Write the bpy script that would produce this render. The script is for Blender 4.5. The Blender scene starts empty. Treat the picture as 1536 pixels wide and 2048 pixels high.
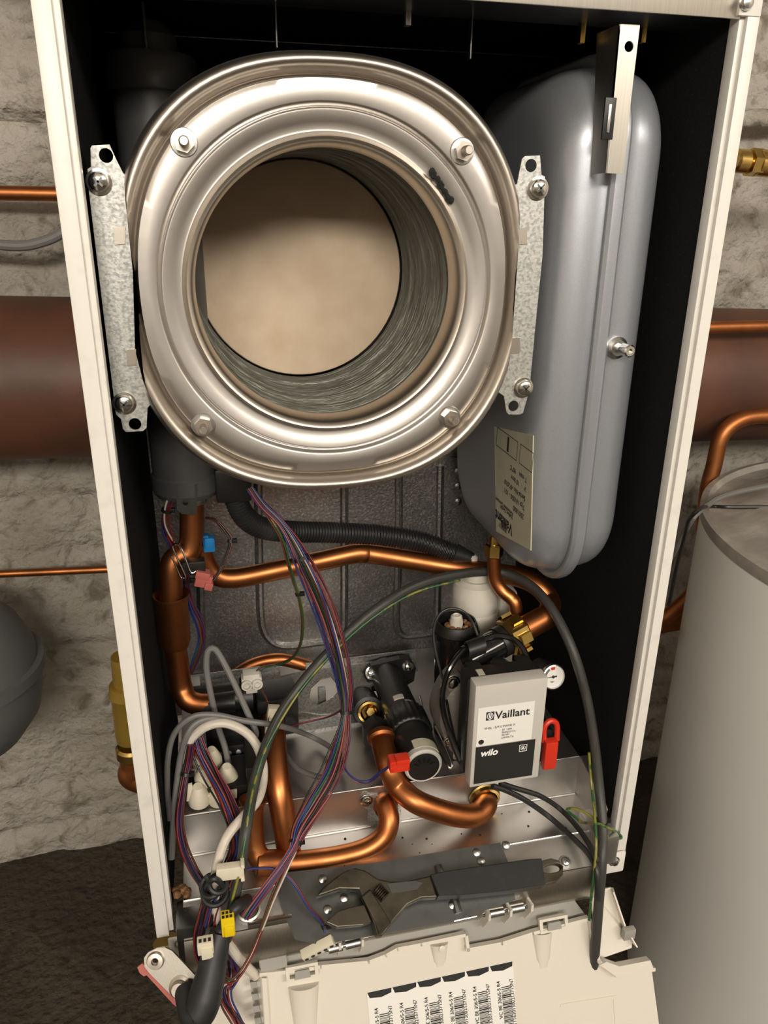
import bpy, bmesh, math, random
from mathutils import Vector, Matrix, Quaternion
from mathutils.geometry import tessellate_polygon
random.seed(7)
PI = math.pi
scene = bpy.context.scene
C = scene.collection

# ---------------------------------------------------------------- camera
CAM = Vector((.0773, -.5105, .5814)); YAW, PITCH, ROLL, FPX = .228, -.3747, .0104, 1540.0
_f = Vector((math.sin(YAW)*math.cos(PITCH), math.cos(YAW)*math.cos(PITCH), math.sin(PITCH)))
_r0 = Vector((math.cos(YAW), -math.sin(YAW), 0)); _u0 = _r0.cross(_f)
_r = math.cos(ROLL)*_r0 + math.sin(ROLL)*_u0; _u = -math.sin(ROLL)*_r0 + math.cos(ROLL)*_u0
cd = bpy.data.cameras.new('camera'); cam = bpy.data.objects.new('camera', cd); C.objects.link(cam)
cam.matrix_world = Matrix(((_r.x, _u.x, -_f.x, CAM.x), (_r.y, _u.y, -_f.y, CAM.y), (_r.z, _u.z, -_f.z, CAM.z), (0, 0, 0, 1)))
cd.sensor_fit = 'HORIZONTAL'; cd.sensor_width = 36; cd.lens = FPX/1536*36; cd.clip_start = .01; cd.clip_end = 50
scene.camera = cam
# ---------------------------------------------------------------- world, lamp, fill light, exposure
w = bpy.data.worlds.new('world'); scene.world = w; w.use_nodes = True
w.node_tree.nodes['Background'].inputs[0].default_value = (.9, .8, .66, 1)
w.node_tree.nodes['Background'].inputs[1].default_value = .25
def area(name, loc, target, sx, sy, power, col):
    l = bpy.data.lights.new(name, 'AREA'); l.shape = 'RECTANGLE'; l.size = sx; l.size_y = sy; l.energy = power; l.color = col
    o = bpy.data.objects.new(name, l); C.objects.link(o); o.location = loc
    o.rotation_euler = (Vector(target)-Vector(loc)).to_track_quat('-Z', 'Y').to_euler(); return o
area('ceiling_lamp_light', (-.25, -2.55, 1.47), (.15, .1, .4), 1.2, .3, 60, (1, .92, .8))
area('right_fill_light', (1.25, -1.9, 1.47), (.6, .1, .1), 1.2, .3, 30, (1, .92, .8))  # added fill from the right, lifts the interior and brightens the tank
vs = scene.view_settings; vs.view_transform = 'Standard'; vs.look = 'None'; vs.gamma = 1; vs.use_curve_mapping = False
vs.exposure = -.28

# ---------------------------------------------------------------- measuring helpers: a picture point on a known plane of the place
def ray(px, py): return _f + _r*((px-768)/FPX) - _u*((py-1024)/FPX)
def at(px, py, Y=None, X=None, Z=None):
    d = ray(px, py)
    t = (Y-CAM.y)/d.y if Y is not None else (X-CAM.x)/d.x if X is not None else (Z-CAM.z)/d.z
    return CAM + d*t
def onplane(px, py, p0, n):
    d = ray(px, py); return CAM + d*((Vector(p0)-CAM).dot(n)/d.dot(n))
def tp(pts): return [at(a, b, c) for a, b, c in pts]

# ---------------------------------------------------------------- mesh helpers
class MB:
    def __init__(s): s.v = []; s.f = []
    def add(s, vs, fs):
        n = len(s.v); s.v += [Vector(p) for p in vs]; s.f += [tuple(i+n for i in f) for f in fs]; return s
    def box(s, lo, hi, bev=0, M=None):
        bm = bmesh.new(); bmesh.ops.create_cube(bm, size=1)
        lo, hi = Vector(lo), Vector(hi)
        for v in bm.verts: v.co = Vector((lo[i]+(v.co[i]+.5)*(hi[i]-lo[i]) for i in range(3)))
        if bev: bmesh.ops.bevel(bm, geom=list(bm.edges), offset=bev, segments=2, affect='EDGES', profile=.6)
        bm.verts.index_update()
        s.add([(M @ v.co) if M else v.co.copy() for v in bm.verts], [[v.index for v in f.verts] for f in bm.faces]); bm.free(); return s
    def rings(s, rings, caps=(True, True), closed=False):
        n = len(rings[0]); vs = [p for r in rings for p in r]; fs = []
        m = len(rings)
        for i in range(m if closed else m-1):
            a, b = i*n, ((i+1) % m)*n
            for j in range(n): fs.append((a+j, a+(j+1) % n, b+(j+1) % n, b+j))
        if not closed:
            if caps[0]: fs.append(tuple(range(n))[::-1])
            if caps[1]: fs.append(tuple(range((m-1)*n, m*n)))
        return s.add(vs, fs)
    def lathe(s, prof, o=(0, 0, 0), ax=(0, 0, 1), n=32, caps=(True, True)):
        ax = Vector(ax).normalized(); e1 = ax.orthogonal().normalized(); e2 = ax.cross(e1); o = Vector(o)
        return s.rings([[o+ax*h+(e1*math.cos(2*PI*k/n)+e2*math.sin(2*PI*k/n))*max(r, 1e-5) for k in range(n)] for r, h in prof], caps)
    def cyl(s, a, b, r, r2=None, n=20):
        a, b = Vector(a), Vector(b); L = (b-a).length
        return s.lathe([(r, 0), (r if r2 is None else r2, L)], a, b-a, n)
    def hexn(s, a, b, r): return s.cyl(a, b, r, n=6)
    def tube(s, pts, r, n=12, caps=(True, True), sub=8, smooth=True):
        p = spline(pts, sub) if smooth else [Vector(q) for q in pts]
        rr = r if callable(r) else (lambda t: r)
        fr = frames(p); m = len(p)
        return s.rings([[q+(e1*math.cos(2*PI*k/n)+e2*math.sin(2*PI*k/n))*rr(i/(m-1)) for k in range(n)] for i, (q, (t, e1, e2)) in enumerate(zip(p, fr))], caps)
    def ribbon(s, pts, w, h, up=None, sub=8):
        p = spline(pts, sub); fr = frames(p)
        return s.rings([[q+e1*a*w/2+e2*b*h/2 for a, b in ((-1, -1), (1, -1), (1, 1), (-1, 1))] for q, (t, e1, e2) in zip(p, fr)])
    def prism(s, outer, off, holes=()):
        """outer / holes: world points on a plane; off: thickness vector"""
        off = Vector(off); loops = [[Vector(p) for p in outer]]+[[Vector(p) for p in h] for h in holes]
        tris = tessellate_polygon(loops); flat = [p for l in loops for p in l]; N = len(flat)
        fs = [tuple(t) for t in tris]+[tuple(i+N for i in t[::-1]) for t in tris]; k = 0
        for l in loops:
            for i in range(len(l)): a, b = k+i, k+(i+1) % len(l); fs.append((a, b, b+N, a+N))
            k += len(l)
        return s.add(flat+[p+off for p in flat], fs)
    def build(s, name, mat, parent=None, smooth=30):
        me = bpy.data.meshes.new(name); me.from_pydata(s.v, [], s.f)
        bm = bmesh.new(); bm.from_mesh(me); bmesh.ops.recalc_face_normals(bm, faces=bm.faces)
        if smooth:
            for f in bm.faces: f.smooth = True
            for e in bm.edges:
                if len(e.link_faces) == 2 and e.calc_face_angle(0) > math.radians(smooth): e.smooth = False
        bm.to_mesh(me); bm.free(); me.materials.append(M[mat])
        o = bpy.data.objects.new(name, me); C.objects.link(o)
        if parent: o.parent = parent; o.matrix_parent_inverse = Matrix.Translation(root_loc(parent)).inverted()
        return o
def root_loc(o):
    l = Vector(o.location)
    return l if not o.parent else Vector((0, 0, 0))
def spline(pts, sub=8):
    P = [Vector(p) for p in pts]
    if len(P) < 3: return P
    Q = [2*P[0]-P[1]]+P+[2*P[-1]-P[-2]]; out = []
    for i in range(1, len(Q)-2):
        a, b, c, d = Q[i-1:i+3]
        for k in range(sub):
            t = k/sub
            out.append(.5*((2*b)+(c-a)*t+(2*a-5*b+4*c-d)*t*t+(3*b-a-3*c+d)*t**3))
    return out+[P[-1]]
def frames(p):
    out = []; e1 = None
    for i in range(len(p)):
        t = (p[min(i+1, len(p)-1)]-p[max(i-1, 0)]).normalized()
        if e1 is None: e1 = t.orthogonal().normalized()
        else: e1 = (e1-t*e1.dot(t)); e1 = e1.normalized() if e1.length > 1e-6 else t.orthogonal().normalized()
        out.append((t, e1, t.cross(e1)))
    return out
def thing(name, label, cat, loc=(0, 0, 0), group=None):
    o = bpy.data.objects.new(name, None); o.empty_display_size = .01; C.objects.link(o); o.location = loc
    o['label'] = label; o['category'] = cat
    if group: o['group'] = group
    return o
def tag(o, label, cat, group=None):
    o['label'] = label; o['category'] = cat
    if group: o['group'] = group
    return o
def struct(o): o['kind'] = 'structure'; return o
def text(body, o, right, up, size, mat, parent, bold=0, name='lettering', shear=0, ax='LEFT'):
    cu = bpy.data.curves.new(name, 'FONT'); cu.body = body; cu.size = size; cu.offset = bold; cu.shear = shear; cu.align_x = ax
    cu.resolution_u = 4; cu.extrude = .00005; cu.materials.append(M[mat])
    ob = bpy.data.objects.new(name, cu); C.objects.link(ob)
    r = Vector(right).normalized(); n = r.cross(Vector(up)).normalized(); u = n.cross(r); o = Vector(o)+n*.00015
    m = Matrix(((r.x, u.x, n.x, o.x), (r.y, u.y, n.y, o.y), (r.z, u.z, n.z, o.z), (0, 0, 0, 1)))
    C.objects.unlink(ob); me = bpy.data.meshes.new_from_object(ob); bpy.data.objects.remove(ob); me.name = name; me.transform(m)
    me.materials.clear(); me.materials.append(M[mat])
    ob = bpy.data.objects.new(name, me); C.objects.link(ob)
    ob.parent = parent; ob.matrix_parent_inverse = Matrix.Translation(root_loc(parent)).inverted()
    return ob

# ---------------------------------------------------------------- materials
M = {}
def mat(name, col, rough=.5, metal=0., noise=None, bump=None, col2=None, spec=.5, coat=0, trans=0, stretch=None, rvar=0):
    """noise=(scale, amount of col2, lo, hi)  bump=(scale, strength, distance)"""
    m = bpy.data.materials.new(name); m.use_nodes = True; nt = m.node_tree; b = nt.nodes['Principled BSDF']; L = nt.links.new
    b.inputs['Base Color'].default_value = (*col, 1); b.inputs['Roughness'].default_value = rough; b.inputs['Metallic'].default_value = metal
    b.inputs['Specular IOR Level'].default_value = spec; b.inputs['Coat Weight'].default_value = coat
    if trans: b.inputs['Transmission Weight'].default_value = trans
    tc = nt.nodes.new('ShaderNodeTexCoord'); src = tc.outputs['Object']
    if stretch:
        mp = nt.nodes.new('ShaderNodeMapping'); mp.inputs['Scale'].default_value = stretch; L(src, mp.inputs[0]); src = mp.outputs[0]
    if noise:
        nz = nt.nodes.new('ShaderNodeTexNoise'); nz.inputs['Scale'].default_value = noise[0]; nz.inputs['Detail'].default_value = 6; L(src, nz.inputs[0])
        rp = nt.nodes.new('ShaderNodeValToRGB'); rp.color_ramp.elements[0].position = noise[1]; rp.color_ramp.elements[1].position = noise[2]
        rp.color_ramp.elements[0].color = (*col, 1); rp.color_ramp.elements[1].color = (*(col2 or col), 1)
        L(nz.outputs[0], rp.inputs[0]); L(rp.outputs[0], b.inputs['Base Color'])
        if rvar:
            mr = nt.nodes.new('ShaderNodeMapRange'); mr.inputs[3].default_value = rough; mr.inputs[4].default_value = rough+rvar
            L(nz.outputs[0], mr.inputs[0]); L(mr.outputs[0], b.inputs['Roughness'])
    if bump:
        nb = nt.nodes.new('ShaderNodeTexNoise'); nb.inputs['Scale'].default_value = bump[0]; nb.inputs['Detail'].default_value = 5; L(src, nb.inputs[0])
        bp = nt.nodes.new('ShaderNodeBump'); bp.inputs['Strength'].default_value = bump[1]; bp.inputs['Distance'].default_value = bump[2]
        L(nb.outputs[0], bp.inputs['Height']); L(bp.outputs[0], b.inputs['Normal'])
    M[name] = m; return m
mat('white_paint', (.74, .72, .68), .35, noise=(60, .55, .75), col2=(.66, .64, .6))
mat('black_foam', (.008, .008, .0085), .9, spec=.15, bump=(900, .5, .001), noise=(700, .62, .72), col2=(.03, .03, .03))
mat('steel', (.6, .575, .55), .3, 1, noise=(14, .35, .7), col2=(.55, .52, .49), rvar=.1, bump=(9, .12, .004))
mat('steel_rim', (.62, .57, .51), .36, 1)
mat('steel_brushed', (.55, .52, .47), .36, 1, noise=(300, .4, .7), col2=(.48, .46, .42), stretch=(3, 3, .06))
mat('galvanised', (.56, .56, .54), .46, 1, noise=(420, .45, .62), col2=(.36, .37, .36), bump=(500, .25, .0006), rvar=.12)
mat('back_steel', (.42, .41, .4), .34, 1, noise=(380, .5, .64), col2=(.6, .58, .56), bump=(420, .5, .0008), rvar=.1)
mat('tray_steel', (.56, .545, .53), .42, 1, noise=(30, .4, .75), col2=(.5, .47, .44), bump=(260, .1, .0005))
mat('dark_plate', (.2, .21, .21), .34, 1, noise=(60, .5, .7), col2=(.16, .17, .17))
mat('zinc', (.62, .62, .6), .3, 1)
mat('chrome', (.75, .73, .7), .14, 1)
mat('copper', (.52, .19, .068), .32, 1, noise=(38, .4, .75), col2=(.38, .13, .045), rvar=.15)
mat('copper_dull', (.47, .175, .062), .38, 1, noise=(30, .4, .7), col2=(.3, .11, .04), rvar=.15)
mat('brass', (.68, .47, .16), .25, 1, noise=(40, .4, .75), col2=(.5, .34, .1))
mat('brass_paint', (.42, .28, .05), .4, .6, noise=(25, .4, .7), col2=(.3, .2, .04))
mat('black_plastic', (.011, .011, .011), .4, bump=(700, .1, .0004))
mat('black_gloss', (.008, .008, .008), .12)
mat('black_rubber', (.015, .015, .016), .5, noise=(50, .5, .8), col2=(.03, .03, .03))
mat('grip_rubber', (.012, .0125, .013), .5, noise=(120, .55, .8), col2=(.025, .025, .025))
mat('dark_cap', (.07, .07, .072), .45, noise=(60, .5, .8), col2=(.09, .09, .09))
mat('vessel_grey', (.37, .395, .44), .36, .6, noise=(1500, .4, .7), col2=(.43, .45, .49), coat=.1)
mat('tank_white', (.82, .82, .81), .3, coat=.2)
mat('tank_lid', (.27, .25, .23), .45, noise=(20, .45, .7), col2=(.42, .4, .36), bump=(14, .4, .01))
mat('grey_tank', (.125, .13, .13), .5)
mat('ceramic', (.74, .59, .44), .85, noise=(35, .4, .72), col2=(.66, .51, .36), bump=(120, .25, .002))
mat('coil', (.2, .2, .175), .42, .5, noise=(45, .4, .75), col2=(.1, .1, .075), bump=(160, .5, .002), stretch=(.5, 4, .5))
mat('deposit', (.42, .44, .12), .9, noise=(200, .4, .7), col2=(.2, .25, .05), bump=(400, .8, .002))
mat('rust_dirt', (.14, .06, .02), .95, noise=(200, .4, .65), col2=(.3, .17, .07), bump=(300, 1, .002))
mat('soot', (.012, .011, .01), .95, bump=(500, 1, .002))
mat('cream_plastic', (.68, .63, .5), .45)
mat('white_plastic', (.66, .63, .57), .4)
mat('box_plastic', (.68, .64, .57), .42, bump=(900, .06, .0004))
mat('box_grey', (.32, .31, .285), .45)  # grey parts, and the shaded tone painted on the hinge ledge
mat('trap_white', (.62, .59, .52), .5, noise=(40, .5, .8), col2=(.5, .47, .4))
mat('pump_grey', (.52, .5, .465), .42)
mat('cast_iron', (.36, .34, .31), .45, .8, bump=(300, .4, .001))
mat('paper', (.78, .77, .74), .5)
mat('label_paper', (.52, .50, .38), .5, noise=(50, .4, .7), col2=(.47, .45, .34))
mat('ink', (.015, .015, .015), .6)
mat('white_ink', (.85, .85, .85), .5)
mat('red_plastic', (.62, .035, .015), .35)
mat('pink_plastic', (.42, .11, .09), .45)
mat('blue_plastic', (.015, .2, .5), .4)
mat('yellow_plastic', (.75, .55, .01), .35)
mat('cable_grey', (.16, .155, .15), .5)
mat('cable_dark', (.018, .018, .018), .45)
mat('sleeve', (.04, .04, .035), .5)
mat('cable_white', (.6, .55, .48), .5)
mat('wire_red', (.15, .012, .01), .42); mat('wire_blue', (.015, .03, .16), .42); mat('wire_black', (.012, .012, .012), .4)
mat('wire_white', (.5, .42, .38), .45); mat('wire_green', (.02, .09, .025), .42); mat('wire_yellow', (.32, .28, .02), .4)
mat('wire_violet', (.05, .015, .05), .42); mat('wire_pink', (.3, .07, .06), .42); mat('wire_brown', (.09, .025, .012), .42)
mat('earth_wire', (.2, .19, .03), .4, noise=(60, .48, .52), col2=(.02, .09, .025))
mat('tool_steel', (.11, .098, .075), .36, .9, noise=(60, .4, .7), col2=(.05, .042, .03), rvar=.15)
mat('mould_brown', (.1, .04, .015), .9, bump=(300, .8, .002))
mat('duct_brown', (.115, .045, .024), .42, noise=(9, .4, .7), col2=(.055, .026, .016), bump=(30, .2, .004), rvar=.2)
mat('lamp_glow', (1, .9, .75), .5)
mat('grey_hose', (.2, .2, .2), .6)
def wall_mat(name, col, col2, stain):
    m = mat(name, col, .9, noise=(9, .42, .62), col2=col2, bump=(70, .9, .012))
    nt = m.node_tree; b = nt.nodes['Principled BSDF']; L = nt.links.new
    old = b.inputs['Base Color'].links[0].from_socket
    nz = nt.nodes.new('ShaderNodeTexNoise'); nz.inputs['Scale'].default_value = 23; nz.inputs['Detail'].default_value = 8; nz.inputs['Distortion'].default_value = 1.2
    tc = [n for n in nt.nodes if n.type == 'TEX_COORD'][0]; L(tc.outputs['Object'], nz.inputs[0])
    rp = nt.nodes.new('ShaderNodeValToRGB'); rp.color_ramp.elements[0].position = .54; rp.color_ramp.elements[1].position = .72; L(nz.outputs[0], rp.inputs[0])
    mx = nt.nodes.new('ShaderNodeMix'); mx.data_type = 'RGBA'; L(rp.outputs[0], mx.inputs[0]); L(old, mx.inputs[6]); mx.inputs[7].default_value = (*stain, 1)
    L(mx.outputs[2], b.inputs['Base Color'])
wall_mat('whitewash', (.44, .41, .365), (.35, .32, .27), (.19, .165, .125))
wall_mat('plaster', (.72, .68, .62), (.68, .63, .57), (.6, .55, .48))
wall_mat('cellar_floor', (.045, .035, .022), (.065, .05, .034), (.025, .02, .013))
# ================================================================ the cellar
FZ = -.47; WY = .62
def rough_wall():
    nx, nz = 320, 230; x0, x1, z0, z1 = -1.2, 2.0, FZ-.05, 1.6
    from mathutils import noise as N
    vs = []; fs = []
    for j in range(nz+1):
        for i in range(nx+1):
            x = x0+(x1-x0)*i/nx; z = z0+(z1-z0)*j/nz
            row = math.floor((z+.03*N.noise((x*3, 0, z)))/.085); off = .11*(row % 2)
            fx = ((x+off+.02*N.noise((x*5, 3, z*5))) % .24)/.24; fz = ((z+.03*N.noise((x*3, 0, z))) % .085)/.085
            jm = .5+.9*N.noise((x*4, 9, z*6)); jm = max(0, min(1, jm)); joint = jm*(max(0, 1-min(fz, 1-fz)/.16)*.016+max(0, 1-min(fx, 1-fx)/.07)*.008)
            y = WY+joint+.014*N.noise((x*7, 1, z*9))+.009*abs(N.noise((x*18, 5, z*22)))+.006*abs(N.noise((x*45, 7, z*60)))+.003*N.noise((x*110, 7, z*120))
            vs.append((x, y, z))
    for j in range(nz):
        for i in range(nx): a = j*(nx+1)+i; fs.append((a, a+1, a+nx+2, a+nx+1))
    m = MB(); m.add(vs, fs); return struct(m.build('wall_back', 'whitewash', smooth=80))
rough_wall()
struct(MB().box((-1.25, -3.4, FZ-.06), (2.05, WY+.03, FZ)).build('floor', 'cellar_floor', smooth=0))
struct(MB().box((-1.25, -3.4, 1.6), (2.05, WY+.1, 1.66)).build('ceiling', 'plaster', smooth=0))
struct(MB().box((-1.25, -3.4, FZ), (-1.2, WY+.1, 1.6)).build('wall_left', 'plaster', smooth=0))
struct(MB().box((2.0, -3.4, FZ), (2.05, WY+.1, 1.6)).build('wall_right', 'plaster', smooth=0))
struct(MB().box((-1.25, -3.45, FZ), (2.05, -3.4, 1.6)).build('wall_front', 'plaster', smooth=0))
# ================================================================ pipes and tanks around the boiler
t = thing('duct_pipe', 'thick brown pipe running level behind the boiler', 'pipe', (-.6, .47, .38))
p0, p1 = Vector((-1.2, .46, .425)), Vector((2.0, .46, .325)); d = (p1-p0).normalized()
MB().cyl(p0, p1, .094, n=48).build('pipe_body', 'duct_brown', t)
for s in (.52, 1.72): MB().lathe([(.0945, -.012), (.099, -.01), (.099, .01), (.0945, .012)], p0+d*s, d, 48, (False, False)).build('joint_band', 'duct_brown', t)
def wallpipe(px0, py0, px1, py1, Y, r, label, mt='copper_dull', ext=.8):
    a, b = at(px0, py0, Y), at(px1, py1, Y); dd = (b-a).normalized()
    return a, b, dd
a, b, dd = wallpipe(0, 386, 110, 388, .57, 0, '')
tag(MB().cyl(a-dd*.5, b+dd*.15, .0085, n=16).build('copper_pipe', 'copper_dull'), 'thin copper pipe on the wall above the brown pipe, left of the boiler', 'pipe')
a, b, dd = wallpipe(0, 1148, 205, 1139, .57, 0, '')
tag(MB().cyl(a-dd*.5, b+dd*.15, .0055, n=16).build('copper_pipe', 'copper_dull'), 'thin copper pipe low on the wall, left of the boiler below the brown pipe', 'pipe')
a, b, dd = wallpipe(1420, 655, 1536, 652, .36, 0, '')
tag(MB().cyl(a-dd*.12, b+dd*.6, .0075, n=16).build('copper_pipe', 'copper_dull'), 'thin copper pipe in front of the brown pipe, right of the boiler', 'pipe')
a, b, dd = wallpipe(1485, 236, 1536, 236, .58, 0, '')
tag(MB().cyl(a-dd*.2, b+dd*.6, .012, n=16).build('painted_pipe', 'whitewash'), 'whitewashed pipe high on the wall, right of the boiler', 'pipe')
tag(MB().tube(tp([(-120, 480, .55), (-40, 486, .55), (40, 492, .55), (90, 482, .55), (125, 466, .55), (170, 440, .55)]), .0062, 10).build('grey_hose', 'grey_hose'), 'grey cable sagging along the wall, left of the boiler', 'cable')
# beam at the very top left
tag(MB().box((-1.15, .5, .835), (.05, .6, .9), .004).build('wooden_beam', 'copper_dull'), 'brown beam high on the wall, top left corner', 'beam')
# brass valve on the right
t = thing('brass_valve', 'brass pipe fitting on the wall, right of the boiler', 'valve', at(1505, 325, .42))
c = at(1510, 325, .42); dx = Vector((1, 0, -.05)).normalized()
MB().lathe([(.011, -.03), (.014, -.028), (.014, -.014), (.010, -.012), (.010, 0), (.016, .002), (.016, .022), (.012, .024), (.012, .2)], c, dx, 20).build('valve_body', 'brass', t)
MB().hexn(c-dx*.01, c+dx*.006, .0165).build('hex_nut', 'brass', t)
# white storage tank
TC = Vector((.908, .09, 0)); TZ = .25; TR = .305
t = thing('storage_tank', 'large white hot water storage tank standing right of the boiler', 'tank', (TC.x, TC.y, FZ))
MB().lathe([(TR, FZ), (TR, TZ)], TC, n=96, caps=(True, False)).build('tank_shell', 'tank_white', t)
MB().lathe([(TR+.0005, TZ-.012), (TR+.002, TZ-.004), (TR+.0015, TZ+.002), (TR-.006, TZ+.003), (TR-.01, TZ-.004), (TR-.03, TZ-.003), (TR-.06, TZ+.012), (TR-.075, TZ+.014), (.02, TZ+.016)], TC, n=96, caps=(False, True)).build('tank_lid', 'tank_lid', t)
for an in (-2.22, -2.75, -1.6): 
    e = Vector((math.cos(an), math.sin(an), 0)); q = TC+e*TR+Vector((0, 0, TZ-.022)); MB().lathe([(.0042, -.001), (.0042, .0008), (.003, .0012)], q, e, 16).build('rivet', 'box_grey', t)
def rimpt(px, py, z=TZ+.012): return at(px, py, Z=z)
tag(MB().tube([rimpt(1536, 1014), rimpt(1460, 1014), rimpt(1420, 1013), at(1400, 1018, .14), at(1378, 1040, .15), at(1370, 1070, .17), at(1352, 1140, .2), at(1338, 1210, .22)], .0022, 8).build('sensor_cable', 'wire_black'), 'thin dark sensor cable lying over the edge of the white tank lid', 'cable')
tag(MB().tube([rimpt(1536, 972, TZ+.02), rimpt(1480, 983, TZ+.02), rimpt(1440, 995, TZ+.02), rimpt(1415, 1010, TZ+.02), at(1390, 1030, .16), at(1365, 1068, .19), at(1345, 1110, .22)], .0035, 8).build('grey_cable', 'cable_grey'), 'pale grey cable crossing the white tank lid behind the dark one', 'cable')
tag(MB().tube([at(1406, 1060, .352), at(1414, 985, .352), at(1428, 930, .352), at(1440, 880, .352), at(1462, 850, .352), at(1500, 834, .352), at(1570, 832, .35), at(1700, 836, .35)], .0105, 14).build('copper_pipe', 'copper_dull'), 'bent copper pipe rising from the white tank lid', 'pipe')
tag(MB().tube([at(1402, 1150, .35), at(1385, 1185, .35), at(1355, 1215, .35), at(1320, 1240, .35), at(1280, 1250, .35)], .011, 14).build('copper_pipe', 'copper_dull'), 'copper pipe curving behind the white tank beside the casing', 'pipe')
tag(MB().cyl(at(1250, 1262, .4), at(1420, 1234, .4), .0125).build('copper_pipe', 'copper_dull'), 'level copper pipe low behind the white tank', 'pipe')
# grey vessel at left
gc = at(-108, 1345, .42); gr = .112
t = thing('grey_vessel', 'dark grey round expansion tank by the wall at the left edge', 'tank', (gc.x, gc.y, gc.z-gr))
MB().lathe([(0, gr*.95), (gr*.35, gr*.9), (gr*.62, gr*.74), (gr*.82, gr*.5), (gr*.93, gr*.24), (gr*.97, .0)], gc, n=48, caps=(False, False)).build('upper_shell', 'grey_tank', t)
MB().lathe([(gr*.97, 0), (gr*.97, -gr*.3), (gr*.9, -gr*.6), (gr*.7, -gr*.88), (gr*.3, -gr*1.08), (0, -gr*1.1)], gc, n=48, caps=(False, False)).build('lower_shell', 'grey_tank', t)
MB().lathe([(gr*.96, .008), (gr*1.03, .007), (gr*1.03, -.007), (gr*.96, -.008)], gc, n=48, caps=(False, False)).build('seam_band', 'grey_tank', t)
# gas pipe with brass fittings left of the casing
gp = lambda y: at(256+(y-1400)*.075, y, .2)
t = thing('gas_pipe', 'yellow brass gas fitting with copper elbow beside the casing, lower left', 'pipe', gp(1560))
MB().cyl(gp(1312), gp(1375), .0135).build('upper_tube', 'brass_paint', t)
ax = (gp(1480)-gp(1380)).normalized()
MB().lathe([(.0135, -.012), (.0175, -.01), (.0185, .002), (.0165, .006), (.0155, .05), (.0145, .058)], gp(1385), ax, 24).build('collar', 'brass_paint', t)
MB().lathe([(.014, 0), (.0165, .003), (.0165, .012), (.013, .016)], gp(1490), ax, 24).build('union_nut', 'brass', t)
MB().tube([gp(1505), gp(1530), at(262, 1550, .2), at(285, 1562, .2), at(330, 1566, .2)], .0135, 16).build('elbow', 'copper_dull', t)
tag(MB().tube([at(330, 1880, .14), at(345, 1930, .13), at(370, 1985, .12), at(420, 2040, .11), at(450, 2110, .1)], .0135, 16).build('gas_pipe', 'brass_paint'), 'yellow gas pipe bending below the casing, bottom left', 'pipe')

# ================================================================ boiler casing
CW = .44; CT = .76; CD = .3
t = casing = thing('boiler_casing', 'open white boiler casing with black insulated walls', 'boiler casing', (0.22, .15, 0))
def sidepanel(x, s, lw):
    m = MB(); m.box((min(x, x+s*.002), 0, 0), (max(x, x+s*.002), CD, CT)); o = m.build('side_panel', 'white_paint', t, smooth=0)
    a, b = x, x+s*lw*.72
    MB().box((min(a, b), -.002, 0), (max(a, b), .004, CT), .0008).build('front_lip', 'white_paint', o)
    a, b = x+s*lw*.66, x+s*lw
    MB().box((min(a, b), .0015, .002), (max(a, b), .012, CT), .0012).build('inner_lip', 'white_paint', o)
    a, b = x+s*.0025, x+s*.012
    MB().box((min(a, b), .012, -.01), (max(a, b), CD, CT-.01), .002).build('insulation_lining', 'black_foam', t)
sidepanel(0, 1, .0145); sidepanel(CW, -1, .0125)
MB().box((.012, 0, .697), (CW-.013, .002, CT), .0006).build('top_rail', 'steel_brushed', t)
MB().box((.002, .002, .699), (CW-.002, .055, .701)).build('rail_return', 'dark_plate', t)
MB().box((.002, .055, .72), (CW-.002, CD, .726)).build('top_lining', 'black_foam', t)
MB().box((CW-.0165, -.003, .6985), (CW-.0005, .001, CT), .0006).build('corner_plate', 'white_paint', t)
def screw(c, n, r, parent, mt='zinc', cross=True, washer=1.35, up=(0, 0, 1)):
    n = Vector(n).normalized(); c = Vector(c)
    o = MB().lathe([(r*washer, 0), (r*washer, r*.16), (r, r*.2), (r*.98, r*.5), (r*.8, r*.78), (r*.45, r*.92), (0, r*.95)], c, n, 20).build('screw', mt, parent)
    if cross:
        e1 = n.orthogonal().normalized(); e2 = n.cross(e1); m = MB(); q = c+n*r*.87
        for e, g in ((e1, e2), (e2, e1)):
            m.prism([q+e*r*.55+g*r*.1, q-e*r*.55+g*r*.1, q-e*r*.55-g*r*.1, q+e*r*.55-g*r*.1], n*r*.1)
        m.build('cross_slot', 'dark_plate', o, smooth=0)
    return o
screw(at(1491, 6, -.003), (0, -1, 0), .0045, t, cross=False, washer=1)
# back panel with pressed ribs
bp = MB().box((.002, .285, .02), (CW-.002, .287, .722)).build('back_panel', 'back_steel', t, smooth=0)
BY = .285
def rib(px): MB().tube([at(a, b, BY+.001) for a, b in px], .005, 10, sub=6).build('pressed_rib', 'back_steel', bp)
rib([(516, 940), (517, 1050), (519, 1150), (521, 1225), (528, 1262), (546, 1284), (575, 1291), (630, 1285), (670, 1278), (686, 1255), (688, 1200), (688, 1100), (688, 940)])
rib([(797, 930), (797, 1050), (795, 1150), (792, 1235), (797, 1262), (812, 1271), (845, 1268), (868, 1262), (873, 1240), (875, 1150), (878, 1050), (880, 930)])
rib([(400, 990), (400, 1100), (402, 1200), (404, 1300)])
for px, py in ((916, 942), (916, 972), (916, 1003)): MB().lathe([(.0045, 0), (.004, .0015), (.0015, .0025), (0, .0027)], at(px, py, BY-.006), (0, -1, 0), 16).build('rivet', 'zinc', bp)
MB().prism([at(900, 915, BY-.004), at(932, 915, BY-.004), at(936, 1020, BY-.004), at(902, 1020, BY-.004)], (0, .003, 0)).build('rivet_strip', 'back_steel', bp, smooth=0)
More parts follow.
